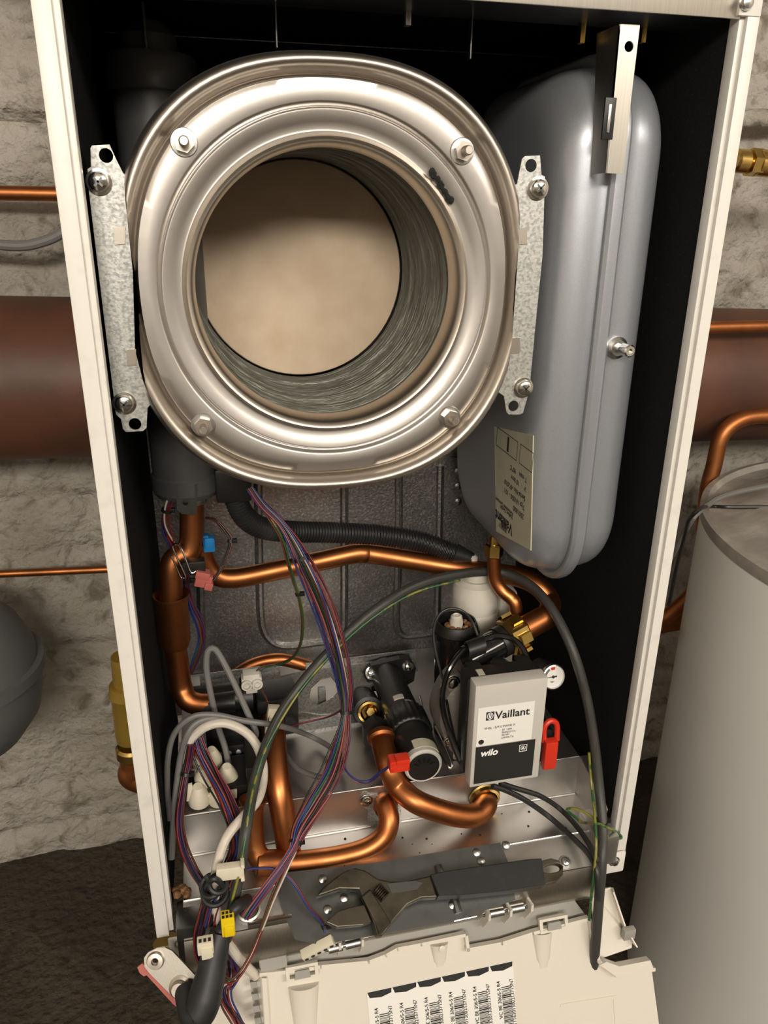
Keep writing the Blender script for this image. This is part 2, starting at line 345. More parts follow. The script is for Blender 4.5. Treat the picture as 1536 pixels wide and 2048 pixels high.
# terraced floor tray
tray = MB()
prof = [(.284, .0747), (.056, .0747), (.056, .028), (.006, .028), (-.006, .0225), (-.022, .0135), (-.0245, .008), (-.026, -.004), (-.024, -.02), (-.016, -.034), (-.004, -.042)]
th = .0012
def sheet(prof, x0, x1, name, mt, par, th=.0012):
    V = [Vector((0, a, b)) for a, b in prof]; nr = []
    for i in range(len(V)):
        d = (V[min(i+1, len(V)-1)]-V[max(i-1, 0)]).normalized(); nr.append(Vector((0, -d.z, d.y)))
    top = V; bot = [v+n*th*(1 if n.z < 0 else 1) for v, n in zip(V, nr)]
    loop = top+bot[::-1]
    m = MB(); n = len(loop)
    m.rings([[p+Vector((x, 0, 0)) for p in loop] for x in (x0, x1)]); return m.build(name, mt, par, smooth=40)
sheet(prof[:4], .024, .412, 'floor_tray', 'tray_steel', t)
sheet([(.006, .028), (-.004, .0238), (-.021, .0138)], .024, .405, 'front_ledge', 'tray_steel', t)
sheet(prof[5:], .024, .405, 'front_apron', 'steel_brushed', t)
for y_, z_ in ((.0562, .0744), (.0556, .0284), (.0062, .0281)): MB().cyl((.0245, y_, z_), (.4115, y_, z_), .0011, n=10).build('tray_fold', 'zinc', t)  # thin zinc rods rounding the folds, added to give the edges a highlight
MB().prism([(.412, .056, .0747), (.412, .056, .028), (.412, .006, .028), (.4185, .006, .05), (.42, .056, .0747)], (.0012, 0, 0)).build('tray_flange', 'tray_steel', t, smooth=0)
# end box at right and corner tabs
MB().box((.402, -.012, .0), (.425, .028, .034), .003).build('end_box', 'tray_steel', t)
MB().box((.018, -.02, -.04), (.042, .01, .026), .003).build('end_box', 'dark_plate', t)
MB().box((.4185, -.006, -.019), (.4385, -.003, .006), .002).build('corner_tab', 'white_paint', t)
MB().box((.009, -.006, -.0215), (.0315, -.003, .0005), .002).build('corner_tab', 'white_paint', t)
screw(at(1228, 1722, -.006), (0, -1, 0), .0042, t); screw(at(362, 1886, -.006), (0, -1, 0), .0042, t)
screw(at(1130, 1724, Z=.0175), (0, -.5, .86), .0042, t)
# dark mounting plate on ledge
def ledge(px, py, h=.0): return onplane(px, py, (0, -.006, .0228+h), Vector((0, -.5, .866)))
pl = MB().prism([ledge(545, 1748, .002), ledge(735, 1728, .002), ledge(935, 1695, .002), ledge(1000, 1686, .002), ledge(1022, 1740, .002), ledge(1030, 1800, .002), ledge(900, 1845, .002), ledge(640, 1890, .002), ledge(590, 1880, .002), ledge(565, 1820, .002)], Vector((0, -.5, .866))*.001).build('mounting_plate', 'dark_plate', t, smooth=0)
for px, py in ((645, 1758), (688, 1796), (655, 1819), (953, 1705), (962, 1722), (1012, 1690), (705, 1760), (905, 1810)):
    MB().lathe([(.004, 0), (.0035, .001), (.0015, .002), (0, .0022)], ledge(px, py, .003), (0, -.5, .866), 14).build('rivet', 'zinc', pl)
for a, b in (((875, 1732), (882, 1752)), ((906, 1790), (916, 1826))):
    MB().tube([ledge(*a, .002), ledge((a[0]+b[0])/2, (a[1]+b[1])/2, .0025), ledge(*b, .002)], .004, 10).build('pressed_bead', 'dark_plate', pl)
# dirt
for i in range(34):
    x = random.uniform(.05, .39); y = random.uniform(.012, .05); r = random.uniform(.0006, .0014)
    MB().lathe([(r, 0), (r*.8, r*.5), (0, r*.7)], (x, y, .028), (random.uniform(-.2, .2), 0, 1), 7).build('dirt_speck', 'soot', casing)
m = MB()
for i in range(9): m.lathe([(random.uniform(.002, .004), -.001), (random.uniform(.002, .0045), .002), (random.uniform(.0005, .002), random.uniform(.003, .006))], at(362+random.uniform(-12, 14), 1785+random.uniform(-9, 9), Z=.03), (random.uniform(-.5, .5), random.uniform(-.5, .3), 1), 6)
tag(m.build('rubble_crumb', 'rust_dirt', smooth=0), 'brown crumbling piece of rubble on the left end of the tray', 'debris')
MB().box((.012, .278, .455), (CW-.012, .285, .718)).build('back_lining', 'black_foam', casing, smooth=0)
# ================================================================ heat exchanger
HX = Vector((.1635, .03, .5290))
t = hx = thing('heat_exchanger', 'round stainless steel heat exchanger with its burner door removed', 'heat exchanger', (HX.x, .12, .387))
HA, HB, HE = .1390, .1432, 2.42; HR = .0925
def hxring(s, y, n=120, extra=0):
    out = []
    for k in range(n):
        a = 2*PI*k/n; c, q = math.cos(a), math.sin(a)
        ro = 1/((abs(c)/HA)**HE+(abs(q)/HB)**HE)**(1/HE)
        # a circle near the hole, turning into the rounded square at the rim
        w_ = max(0, min(1, (s-.3)/.45)); w_ = w_*w_*(3-2*w_)
        rc = HR+s*(.5*(HA+HB)-HR); rs = HR+s*(ro-HR)
        r = (rc*(1-w_)+rs*w_)+extra
        out.append(Vector((HX.x+max(-.1275, min(.1305, c*r)), y, HX.z+q*r)))
    return out
def hxpart(name, prof, mt): return MB().rings([hxring(s, y) for s, y in prof], (False, False)).build(name, mt, t, smooth=50)
def arc(s0, s1, y0, h, n=10): return [(s0+(s1-s0)*.5*(1-math.cos(PI*k/n)), y0-h*math.sin(PI*k/n)) for k in range(n+1)]
hxpart('rim_bead', [(1.0, .075), (1.0, .045)]+[(1.0-.235*.5*(1-math.cos(PI*k/12)), .034-.015*math.sin(PI*k/12)) for k in range(13)]+[(.75, .0335)], 'steel_rim')
hxpart('flange_plate', [(.75, .0335), (.735, .0325), (.715, .0275), (.70, .0265), (.60, .0265), (.47, .0262), (.445, .0268), (.425, .0292), (.41, .0295), (.395, .0285), (.38, .0268), (.36, .0268), (.24, .0285), (.15, .030), (.12, .0298)], 'steel')
hxpart('inner_lip', [(.125, .0298), (.10, .0275), (.06, .0255), (.02, .0262), (-.02, .030), (-.045, .037), (-.05, .046), (-.03, .052)], 'steel_rim')
# back drum
MB().rings([hxring(.93, .07), hxring(.93, .215), hxring(.7, .225), hxring(.2, .225)], (False, True)).build('drum_body', 'dark_plate', t, smooth=40)
# coil of flat tubes: one ridge per winding
prof = []; nc = 25; y0, y1 = .047, .1985
for i in range(nc):
    a = y0+(y1-y0)*i/nc; d = (y1-y0)/nc
    prof += [(.0985, a+d*.02), (.0936, a+d*.2), (.0922+random.uniform(-.0006, .0006), a+d*.45), (.0936, a+d*.74), (.0985, a+d*.9)]
MB().lathe(prof, (HX.x, 0, HX.z), (0, 1, 0), 96, (False, False)).build('coil_windings', 'coil', t, smooth=25)
MB().lathe([(.0915, .2005), (.0905, .1985), (.086, .1975), (.04, .1962), (0, .196)], (HX.x, 0, HX.z), (0, 1, 0), 72, (True, False)).build('insulation_disc', 'ceramic', t)
# lime and soot marks
m = MB()
for i in range(26):
    a = math.radians(random.uniform(178, 232)); r = .0935+random.uniform(-.001, .0015); y = random.uniform(.033, .055)
    m.lathe([(random.uniform(.001, .0024), 0), (.001, .0006), (0, .001)], (HX.x+math.cos(a)*r, y, HX.z+math.sin(a)*r), (-math.cos(a), -.5, -math.sin(a)), 7)
m.build('lime_deposit', 'deposit', t)
m = MB()
for i in range(24):
    k = i/23; q = at(862+42*k+random.uniform(-3, 3), 342+60*k, .0262); m.lathe([(random.uniform(.0014, .0024), 0), (.0012, .0007), (0, .0012)], q, (0, -1, 0), 7)
m.build('soot_mark', 'soot', t)
# studs with nuts
for px, py in ((372, 287), (928, 305), (411, 852), (903, 836)):
    q = at(px-4, py-2, .0262); o = MB().lathe([(.0085, 0), (.008, -.0012), (.0055, -.0014)], q, (0, 1, 0), 24).build('washer', 'zinc', t)
    MB().hexn(q+Vector((0, -.001, 0)), q+Vector((0, -.0062, 0)), .0064).build('hex_nut', 'steel_rim', t)
    m = MB(); pr = [(.003, 0)]
    for i in range(8): pr += [(.0031, .006+i*.0011), (.0026, .0066+i*.0011)]
    m.lathe(pr+[(.0024, .0152)], q, (0, -1, 0), 14).build('threaded_stud', 'steel_rim', t)
# side brackets
def circ(c, r, e1=Vector((1, 0, 0)), e2=Vector((0, 0, 1)), n=14): return [Vector(c)+e1*math.cos(2*PI*k/n)*r+e2*math.sin(2*PI*k/n)*r for k in range(n)]
def bracket(px, holes, screws, tabs):
    Y = .029
    o = MB().prism([at(a, b, Y) for a, b in px], (0, .0016, 0), [circ(at(a, b, Y), .0042) for a, b in holes]).build('mounting_bracket', 'galvanised', t, smooth=0)
    for a, b in screws: screw(at(a, b, Y-.0002), (0, -1, 0), .0062, o, 'chrome', washer=1.25)
    for (a, b, c_, d_) in tabs: MB().prism([at(a, b, Y-.001), at(c_, b-2, Y-.001), at(c_, d_, Y-.001), at(a, d_+2, Y-.001)], (0, .0012, 0)).build('clip_tab', 'steel_rim', o, smooth=0)
    return o
ob = bracket([(184, 291), (219, 289), (232, 318), (246, 346), (258, 356), (262, 455), (266, 560), (270, 700), (286, 762), (303, 806), (295, 816), (293, 856), (286, 862), (252, 864), (246, 858), (242, 838), (232, 829), (205, 610), (178, 384), (175, 338), (182, 334), (181, 296)],
        [(212, 311), (270, 848)], [(198, 364), (249, 806)], [(229, 455, 250, 488), (254, 700, 272, 730)])
bracket([(1050, 312), (1080, 311), (1083, 350), (1090, 353), (1085, 512), (1072, 640), (1061, 757), (1055, 795), (1046, 826), (1040, 829), (1018, 829), (1013, 824), (1008, 792), (995, 783), (1013, 732), (1022, 690), (1027, 600), (1030, 480), (1022, 372), (1034, 368), (1044, 318)],
        [(1062, 331), (1027, 812)], [(1075, 377), (1046, 775)], [(1028, 457, 1054, 488), (1018, 677, 1040, 706)])
# ================================================================ air silencer / drain column behind the exchanger
q = Vector((.0515, .18, 0)); t = thing('drain_column', 'black ribbed-cap plastic pipe standing behind the heat exchanger, upper left', 'pipe', (q.x, q.y, .34))
MB().lathe([(.0295, .35), (.0295, .67)], q, n=40).build('pipe_body', 'dark_cap', t)
MB().lathe([(.0335, .662), (.0345, .664), (.0345, .684), (.033, .687), (.02, .688), (0, .688)], q, n=40, caps=(False, False)).build('cap', 'dark_cap', t)
m = MB(); m.lathe([(.0225, .688), (.021, .7), (.013, .709), (0, .711)], q, n=24, caps=(False, False)); m.build('cap_dome', 'dark_cap', t)
MB().box((q.x-.0008, q.y-.03, .687), (q.x+.0008, q.y+.02, .716), .0003).build('cap_fin', 'dark_cap', t)
MB().lathe([(.012, .331), (.028, .337), (.031, .342), (.031, .356), (.0295, .358)], q, n=40).build('bottom_cup', 'dark_cap', t)
# ================================================================ expansion vessel
VC = Vector((.370, .145, .478)); VA, VB = .112, .203
t = ves = thing('expansion_vessel', 'flat silver grey expansion vessel standing on edge inside the casing', 'expansion vessel', (VC.x, VC.y, VC.z-VB))
def rrect(x, a, b, r, n=12, top=1.0):
    out = []
    for cx, cz, a0 in ((a-r, b-r, 0), (-(a-r), b-r, 90), (-(a-r), -(b-r), 180), (a-r, -(b-r), 270)):
        for k in range(n+1):
            an = math.radians(a0+90*k/n); out.append(Vector((x, VC.y+cx+r*math.cos(an), VC.z+cz+r*math.sin(an))))
    return out
def shell(name, sgn, dep, flat):
    rs = [rrect(VC.x, VA, VB, .055), rrect(VC.x+sgn*.004, VA, VB, .055)]
    for k in range(0, 13):
        a = PI/2*k/12; ex_ = .62 if sgn > 0 else .85; ins = (1-max(0, math.cos(a))**ex_)*flat; rs.append(rrect(VC.x+sgn*(.006+(dep-.006)*math.sin(a)**ex_), VA-.002-ins, VB-.002-ins, .054-.3*ins*.4))
    rs.append(rrect(VC.x+sgn*(dep+.001), VA-.06, VB-.06, .03))
    return MB().rings(rs, (False, True)).build(name, 'vessel_grey', t, smooth=60)
shell('left_shell', -1, .043, .034); shell('right_shell', 1, .042, .026)
rs = []
for k in range(10): 
    a = 2*PI*k/10; e = .0045*math.cos(a); rs.append(rrect(VC.x+.0065*math.sin(a), VA+.003+e, VB+.003+e, .058+e))
MB().rings(rs, closed=True).build('rolled_seam', 'vessel_grey', t)
vf = VC.x-.0432
o_ = at(1230, 694, .036)
vv = MB().lathe([(.0085, 0), (.0085, .004), (.006, .006)], o_, (0, -1, 0), 20).build('air_valve', 'zinc', t)
MB().lathe([(.0035, .004), (.0035, .01), (.0048, .011), (.0048, .019), (.0038, .02), (.0018, .02), (.0018, .018)], o_, (.1, -1, 0), 16).build('valve_cap', 'chrome', vv)
# label on the vessel
def L(px, py): return at(px, py, X=vf-.0012)
lab = MB().prism([L(988, 853), L(1066, 871), L(1061, 1101), L(992, 1063)], (.0008, 0, 0)).build('rating_label', 'label_paper', t, smooth=0)
a, b, c_ = L(988, 853), L(1066, 871), L(992, 1063)
ry = Vector((0, 1, 0)); dz = Vector((0, 0, 1))   # the label is upside down: writing runs away from the viewer, up is down
lw = abs(a.y-b.y); y1, y0 = max(a.y, c_.y), min(b.y, L(1061, 1101).y); zt, zb = (a.z+b.z)/2, (c_.z+L(1061, 1101).z)/2
lx = vf-.0013
def lt(s, fy, fz, size, bold=0): return text(s, (lx, y0+.0165+(y1-y0-.022)*fy, zt+(zb-zt)*fz), (0, 1, 0), (0, 0, -1), size, 'ink', lab, bold)
lt('Vaillant', .3, .86, .014, .0003); lt('2501800', .02, .66, .0068); lt('Typ 181050 - 10 l', .02, .575, .0064); lt('Serial-No. 472018', .02, .49, .0064)
lt('V      10 litre', .02, .40, .0064); lt('T max    90°C', .02, .315, .0064); lt('Remscheid Germany', .32, .735, .005); lt('Vaillant GmbH', .32, .77, .005)
lt('181050-1047', .45, .90, .0045); lt('4660338', .45, .93, .0045); lt('181878717', .45, .96, .0045)
def frame_rect(p, q, w_, x, parent, nm='printed_frame'):
    (ya, za), (yb, zb_) = p, q
    return MB().prism([(x, ya, za), (x, yb, za), (x, yb, zb_), (x, ya, zb_)], (-.0001, 0, 0), [[(x, ya+(w_ if yb > ya else -w_), za+(w_ if zb_ > za else -w_)), (x, yb-(w_ if yb > ya else -w_), za+(w_ if zb_ > za else -w_)), (x, yb-(w_ if yb > ya else -w_), zb_-(w_ if zb_ > za else -w_)), (x, ya+(w_ if yb > ya else -w_), zb_-(w_ if zb_ > za else -w_))]]).build(nm, 'ink', parent, smooth=0)
fy = lambda f: y0+.004+(y1-y0-.008)*f; fz = lambda f: zt+(zb-zt)*f
frame_rect((fy(.06), fz(.06)), (fy(.36), fz(.24)), .0005, lx, lab); frame_rect((fy(.42), fz(.06)), (fy(.95), fz(.24)), .0005, lx, lab)
m = MB(); m.prism([(lx, fy(.63), fz(.08)), (lx, fy(.67), fz(.08)), (lx, fy(.67), fz(.22)), (lx, fy(.63), fz(.22))], (-.0001, 0, 0)); m.build('printed_symbol', 'ink', lab, smooth=0)
# vessel hanger strap
t = thing('vessel_hanger', 'bright folded metal strap holding the vessel to the top rail', 'bracket', (.358, .01, .605))
MB().prism([at(1238, 48, .012), at(1280, 50, .012), at(1262, 200, .012), at(1247, 348, .012), at(1211, 346, .012), at(1224, 200, .012)], (0, .0015, 0), [circ(at(1258, 93, .012), .0032)]).build('strap_face', 'steel_brushed', t, smooth=0)
MB().prism([at(1238, 48, .012), at(1224, 200, .012), at(1211, 346, .012), at(1211, 346, .012)+Vector((0, .02, 0)), at(1238, 48, .012)+Vector((0, .03, 0))], (.0012, 0, 0)).build('strap_side', 'steel_brushed', t, smooth=0)
q0 = at(1214, 236, .013)
MB().box((q0.x-.003, .0115, q0.z-.013), (q0.x+.005, .0135, q0.z+.012), .0005).build('latch', 'black_plastic', t)
MB().box((q0.x-.0005, .0105, q0.z-.009), (q0.x+.0015, .012, q0.z+.008), .0004).build('latch_bar', 'zinc', t)
for px, py, l_ in ((1165, 40, .014), (1288, 40, .014), (815, 38, .004), (552, 60, .01), (940, 85, .01)):
    q = at(px, py, .05); tag(MB().box((q.x-(.0018 if l_ != .01 else .0005), .047, q.z-l_), (q.x+(.0018 if l_ != .01 else .0005), .053, max(q.z+.004, .6995)), .0005).build('sheet_tab', 'brass' if l_ > .012 else 'zinc' if l_ < .005 else 'dark_plate'), {1165: 'small bent tab left of the vessel strap under the top rail', 1288: 'small bent tab right of the vessel strap under the top rail', 815: 'short pale tab under the top rail above the heat exchanger', 552: 'thin tab in the dark above the heat exchanger, left one', 940: 'thin tab in the dark above the heat exchanger, right one'}[px], 'tab')
# ================================================================ valve plate on the shelf
SZ = .0747
def sh(px, py, z=None): return at(px, py, Z=z) if z else onplane(px, py, (0, .172, .081), Vector((0, -.447, .894)))
t = thing('valve_plate', 'pressed zinc plate with a large rounded hole on the boiler shelf', 'plate', sh(640, 1390, SZ))
hole = []
for a in [(622, 1375), (640, 1358), (662, 1352), (674, 1368), (674, 1385), (662, 1398), (648, 1404), (636, 1410), (624, 1406), (619, 1393)]: hole.append(sh(*a))
MB().prism([sh(560, 1352), sh(612, 1340), sh(700, 1330), sh(830, 1312), sh(836, 1340), sh(745, 1370), (sh(700, 1425)), sh(640, 1428), sh(590, 1420), sh(560, 1395)], (0, 0, -.0015), [hole]).build('plate_body', 'galvanised', t, smooth=0)
a, b = sh(400, 1362), sh(560, 1341)
MB().prism([a, b, b+Vector((0, -.03, -.015)), a+Vector((0, -.03, -.015))], (0, 0, -.0015)).build('plate_arm', 'galvanised', t, smooth=0)
for p, q in (((400, 1362), (556, 1342)), ((612, 1340), (834, 1311))):
    a, b = sh(*p), sh(*q); MB().prism([a, b, b+Vector((0, 0, .008)), a+Vector((0, 0, .008))], (0, .0015, 0)).build('back_lip', 'galvanised', t, smooth=0)
a, b = at(560, 1475, Z=SZ), at(745, 1445, Z=SZ)
MB().prism([a, b, b+Vector((0, .03, 0)), a+Vector((0, .03, 0))], (0, 0, .003)).build('foot_strip', 'galvanised', t, smooth=0)
for px, py in ((585, 1370), (588, 1400), (665, 1397)): MB().lathe([(.0022, 0), (.002, .001), (0, .0015)], sh(px, py), (0, 0, 1), 10).build('rivet', 'zinc', t)
for x in (.06, .17, .26): MB().box((x, .195, SZ), (x+.008, .203, .093)).build('plate_foot', 'galvanised', t, smooth=0)
# ================================================================ relief valve with black barrel
AX = Vector((0, -1, 0)); vx, vz = .2465, .1
t = thing('diverter_valve', 'black plastic valve barrel lying between the plate and pump, with grey end cap', 'valve', (vx, .12, SZ))
MB().prism([at(728, 1352, .198), at(742, 1332, .198), at(770, 1325, .198), at(800, 1318, .198), at(822, 1318, .198), at(832, 1336, .198), at(828, 1362, .198), at(790, 1385, .198), at(745, 1382, .198)], (0, .008, 0)).build('valve_flange', 'black_plastic', t, smooth=0)
for px, py in ((743, 1346), (817, 1332)): screw(at(px, py, .1975), (.1, -1, .5), .0052, t, 'chrome', washer=1.4)
MB().lathe([(.016, -.21), (.0165, -.205), (.0175, -.15), (.0185, -.118)], (vx, 0, vz), AX, 32).build('barrel', 'black_plastic', t)
rs = []
for y in (-.118, -.117, -.092, -.09):
    r0 = .0215 if y in (-.117, -.092) else .02
    rs.append([Vector((vx+math.cos(2*PI*k/72)*(r0+(.0012 if k % 3 else 0)), -y, vz+math.sin(2*PI*k/72)*(r0+(.0012 if k % 3 else 0)))) for k in range(72)])
MB().rings(rs).build('ribbed_collar', 'black_plastic', t, smooth=60)
MB().lathe([(.0195, -.091), (.0195, -.064), (.0185, -.062), (.0185, -.052)], (vx, 0, vz), AX, 32).build('motor_housing', 'black_plastic', t)
MB().lathe([(.0178, -.066), (.0182, -.062), (.0182, -.046), (.0165, -.044), (.0150, -.0445), (.0150, -.052)], (vx, 0, vz), AX, 32).build('end_cap', 'pump_grey', t)
cf = MB().lathe([(.0152, -.05), (.0150, -.0438), (0, -.0434)], (vx, 0, vz), AX, 32).build('cap_face', 'black_plastic', t)
for k in range(5):
    an = math.radians(30+30*k); e = Vector((math.cos(an), 0, math.sin(an))); g = Vector((-math.sin(an), 0, math.cos(an))); q = Vector((vx, .0432, vz))
    MB().prism([q+e*.006-g*.0006, q+e*.011-g*.0009, q+e*.011+g*.0009, q+e*.006+g*.0006], (0, -.0004, 0)).build('cap_notch', 'black_gloss', cf, smooth=0)
for an, y, w_ in ((1.75, .135, .016), (1.2, .125, .012)):
    rs = []
    for k in range(7):
        a = an-.28+.56*k/6; e = Vector((math.cos(a), 0, math.sin(a))); rs.append([Vector((vx, y, vz))+e*.0165, Vector((vx, y, vz))+e*.0188, Vector((vx, y-w_*.45, vz))+e*.0192, Vector((vx, y-w_*.45, vz))+e*.0165])
    MB().rings(rs).build('barrel_window', 'trap_white', t)
rs = []
for k in range(13):
    a = .5+1.5*k/12; e = Vector((math.cos(a), 0, math.sin(a))); rs.append([Vector((vx, .0635, vz))+e*.018, Vector((vx, .0635, vz))+e*.0187, Vector((vx, .0505, vz))+e*.0187, Vector((vx, .0505, vz))+e*.018])
sl = MB().rings(rs).build('printed_sticker', 'label_paper', t)
# brass port
q = at(737, 1422, .15); t = thing('brass_port', 'brass hexagon plug in a black clamp left of the black valve barrel', 'fitting', (q.x, q.y, SZ))
MB().lathe([(.0155, .03), (.0155, 0), (.0115, -.001), (.0115, .004)], q, (0, 1, -.25), 28).build('clamp_ring', 'black_plastic', t)
MB().lathe([(.0118, .01), (.0118, -.004), (.0095, -.0045), (.0095, .01)], q, (0, 1, -.25), 24).build('brass_collar', 'brass', t)
MB().lathe([(.0088, -.008), (.0088, .003), (.006, .0045), (.0052, .0085), (.0045, .009)], q, Vector((.1, -1, .55)), 6).build('hex_plug', 'brass', t, smooth=15)
MB().box((q.x-.012, q.y+.004, SZ), (q.x+.012, q.y+.03, q.z-.006), .002).build('port_foot', 'black_plastic', t)
# red connector of the valve
q = at(798, 1525, .032); t = thing('red_connector', 'red plug on a thin cable beside the black valve barrel', 'connector', q)
MB().box(q-Vector((.0095, .006, .006)), q+Vector((.0085, .006, .006)), .001, None).build('plug_body', 'red_plastic', t)
MB().box(q-Vector((.004, .0075, -.003)), q+Vector((.0085, .003, .0078)), .0008).build('latch', 'red_plastic', t)
for s in (-1, 1): MB().box(q+Vector((-.0075, -.0068, .003*s-.0012)), q+Vector((.002, -.0058, .003*s+.0012))).build('rib', 'red_plastic', t)
# spring wire clip
tag(MB().tube(tp([(838, 1390, .13), (845, 1415, .12), (848, 1440, .11), (870, 1490, .08), (895, 1530, .055), (901, 1537, .053), (903, 1528, .054), (888, 1490, .07), (870, 1452, .085)]), .0011, 8).build('spring_clip', 'zinc'), 'bent steel wire clip between the black valve barrel and the pump', 'clip')
# ================================================================ circulation pump
t = pump = thing('circulation_pump', 'circulation pump with flat grey module and white and black front label', 'pump', (.312, .06, SZ))
px0, px1, pz0, pz1, py = .2795, .3455, .099, .206, .01
MB().box((px0, py, pz0), (px1, py+.015, pz1), .0012).build('module_housing', 'pump_grey', t)
mb = MB().box((px0-.0025, py+.0145, pz0+.004), (px1-.001, .045, pz1-.002), .003).build('module_back', 'black_plastic', t)
for x in (.29, .315, .337): MB().lathe([(.008, 0), (.007, .003), (.005, .004)], (x, .048, pz1-.006), (0, 0, 1), 18).build('top_boss', 'black_plastic', mb)
MB().box((.2885, .028, pz1-.0022), (.2945, .037, pz1-.0014)).build('indicator_window', 'label_paper', mb, smooth=0)
st = MB().prism([(x, py, z) for x, z in ((.2835, .1555), (.284, .1535), (.2855, .1415), (.2835, .1415))][:0] or [Vector((px0+.0035, py, .1435)), Vector((px1-.0105, py, .1435)), Vector((px1-.0105, py, .1835)), Vector((px0+.0035, py, .1835))], (0, -.0003, 0)).build('label_sticker', 'paper', t, smooth=0)
blk = MB().prism([Vector((px0+.0035, py, .1025)), Vector((px1-.0065, py, .1025)), Vector((px1-.0065, py, .1425)), Vector((px0+.0035, py, .1425))], (0, -.0003, 0)).build('black_panel', 'ink', t, smooth=0)
R_, U_ = (1, 0, 0), (0, 0, 1); fy_ = py-.0003
text('Vaillant', (.2988, fy_, .1705), R_, U_, .0108, 'ink', st, .0002)
# small square emblem beside the name: a hare's head in an egg, kept to plain strokes
MB().prism([(.2905, fy_, .1698), (.2978, fy_, .1698), (.2978, fy_, .1785), (.2905, fy_, .1785)], (0, -.00012, 0)).build('emblem', 'ink', st, smooth=0)
m = MB(); q = Vector((.29415, fy_-.00013, .1742))
m.prism([q+Vector((math.cos(a)*.0029, 0, math.sin(a)*.0036)) for a in [2*PI*k/20 for k in range(20)]], (0, -.0001, 0), [[q+Vector((math.cos(a)*.0023, 0, math.sin(a)*.003)) for a in [2*PI*k/20 for k in range(20)]]])
for s in (-1, 1): m.prism([q+Vector((s*.0004, 0, .0024)), q+Vector((s*.0013, 0, .002)), q+Vector((s*.0011, 0, -.0006)), q+Vector((s*.0003, 0, -.0004))], (0, -.0001, 0))
m.prism([q+Vector((-.0012, 0, -.0005)), q+Vector((.0012, 0, -.0005)), q+Vector((.0007, 0, -.0024)), q+Vector((-.0007, 0, -.0024))], (0, -.0001, 0)); m.build('emblem_print', 'white_ink', st, smooth=0)
text('VHSL 15/7.0 PWM1 F', (.2895, fy_, .1605), R_, U_, .0032, 'ink', st)
for i, s in enumerate(('30  1644', '0020222116', '4E1681', '236366.7.6')): text(s, (.306, fy_, .157-.0028*i), R_, U_, .0026, 'ink', st)
MB().lathe([(.0026, 0), (.0026, .0001)], (.2875, fy_, .1477), (0, -1, 0), 20).build('black_dot', 'ink', st)
text('wilo', (.2875, fy_, .1322), R_, U_, .0094, 'white_ink', blk, .0003, shear=.2)
def sq(x, z, a, w_): return MB().prism([(x-a, fy_, z-a), (x+a, fy_, z-a), (x+a, fy_, z+a), (x-a, fy_, z+a)], (0, -.0001, 0), [[(x-a+w_, fy_, z-a+w_), (x+a-w_, fy_, z-a+w_), (x+a-w_, fy_, z+a-w_), (x-a+w_, fy_, z+a-w_)]])
sq(.3278, .1348, .0037, .0005).build('printed_square', 'white_ink', blk, smooth=0)
m = MB(); m.prism([(.3278+math.cos(2*PI*k/20)*.0024, fy_, .1348+math.sin(2*PI*k/20)*.0024) for k in range(20)], (0, -.0001, 0), [[(.3278+math.cos(2*PI*k/20)*.002, fy_, .1348+math.sin(2*PI*k/20)*.002) for k in range(20)]])
m.prism([(.3262, fy_, .1338), (.3294, fy_, .1338), (.3278, fy_, .1366)], (0, -.0001, 0)); m.build('printed_triangle', 'white_ink', blk, smooth=0)
vol = MB().lathe([(.03, 0), (.045, .004), (.048, .012), (.048, .03), (.04, .045), (.02, .05)], (.311, .058, .138), (0, 1, 0), 40).build('pump_volute', 'cast_iron', t)
fl = MB().prism([at(a, b, .064) for a, b in ((890, 1368), (897, 1352), (918, 1345), (932, 1362), (932, 1400), (922, 1410), (905, 1392))], (0, .008, 0)).build('volute_ear', 'cast_iron', t, smooth=0)
screw(at(906, 1364, .0635), (0, -1, .1), .005, t, 'chrome', False, 1.3)
MB().prism([at(a, b, .062) for a, b in ((886, 1470), (905, 1462), (925, 1480), (925, 1520), (900, 1500))], (0, .008, 0)).build('volute_ear', 'cast_iron', t, smooth=0)
screw(at(898, 1482, .0615), (0, -1, .1), .0045, t, 'chrome', False, 1.3)
MB().box((.285, .075, SZ), (.338, .115, .1), .004).build('pump_foot', 'cast_iron', t)
# red lever
q = at(1098, 1490, .045); t = thing('red_lever', 'red plastic tap handle right of the pump', 'lever', (q.x, q.y, SZ))
e = at(1096, 1533, .042); f0 = at(1100, 1475, .045)
MB().box((e.x-.0068, .037, e.z), (e.x+.0062, .046, f0.z), .0018).build('handle', 'red_plastic', t)
MB().tube([f0+Vector((-.006, 0, -.004)), f0+Vector((-.006, .002, .011)), f0+Vector((0, .003, .017)), f0+Vector((.007, .003, .012)), f0+Vector((.0075, 0, -.004))], .0028, 10).build('handle_loop', 'red_plastic', t)
MB().cyl(f0+Vector((0, .004, 0)), f0+Vector((0, .03, 0)), .006).build('valve_stem', 'black_plastic', t)
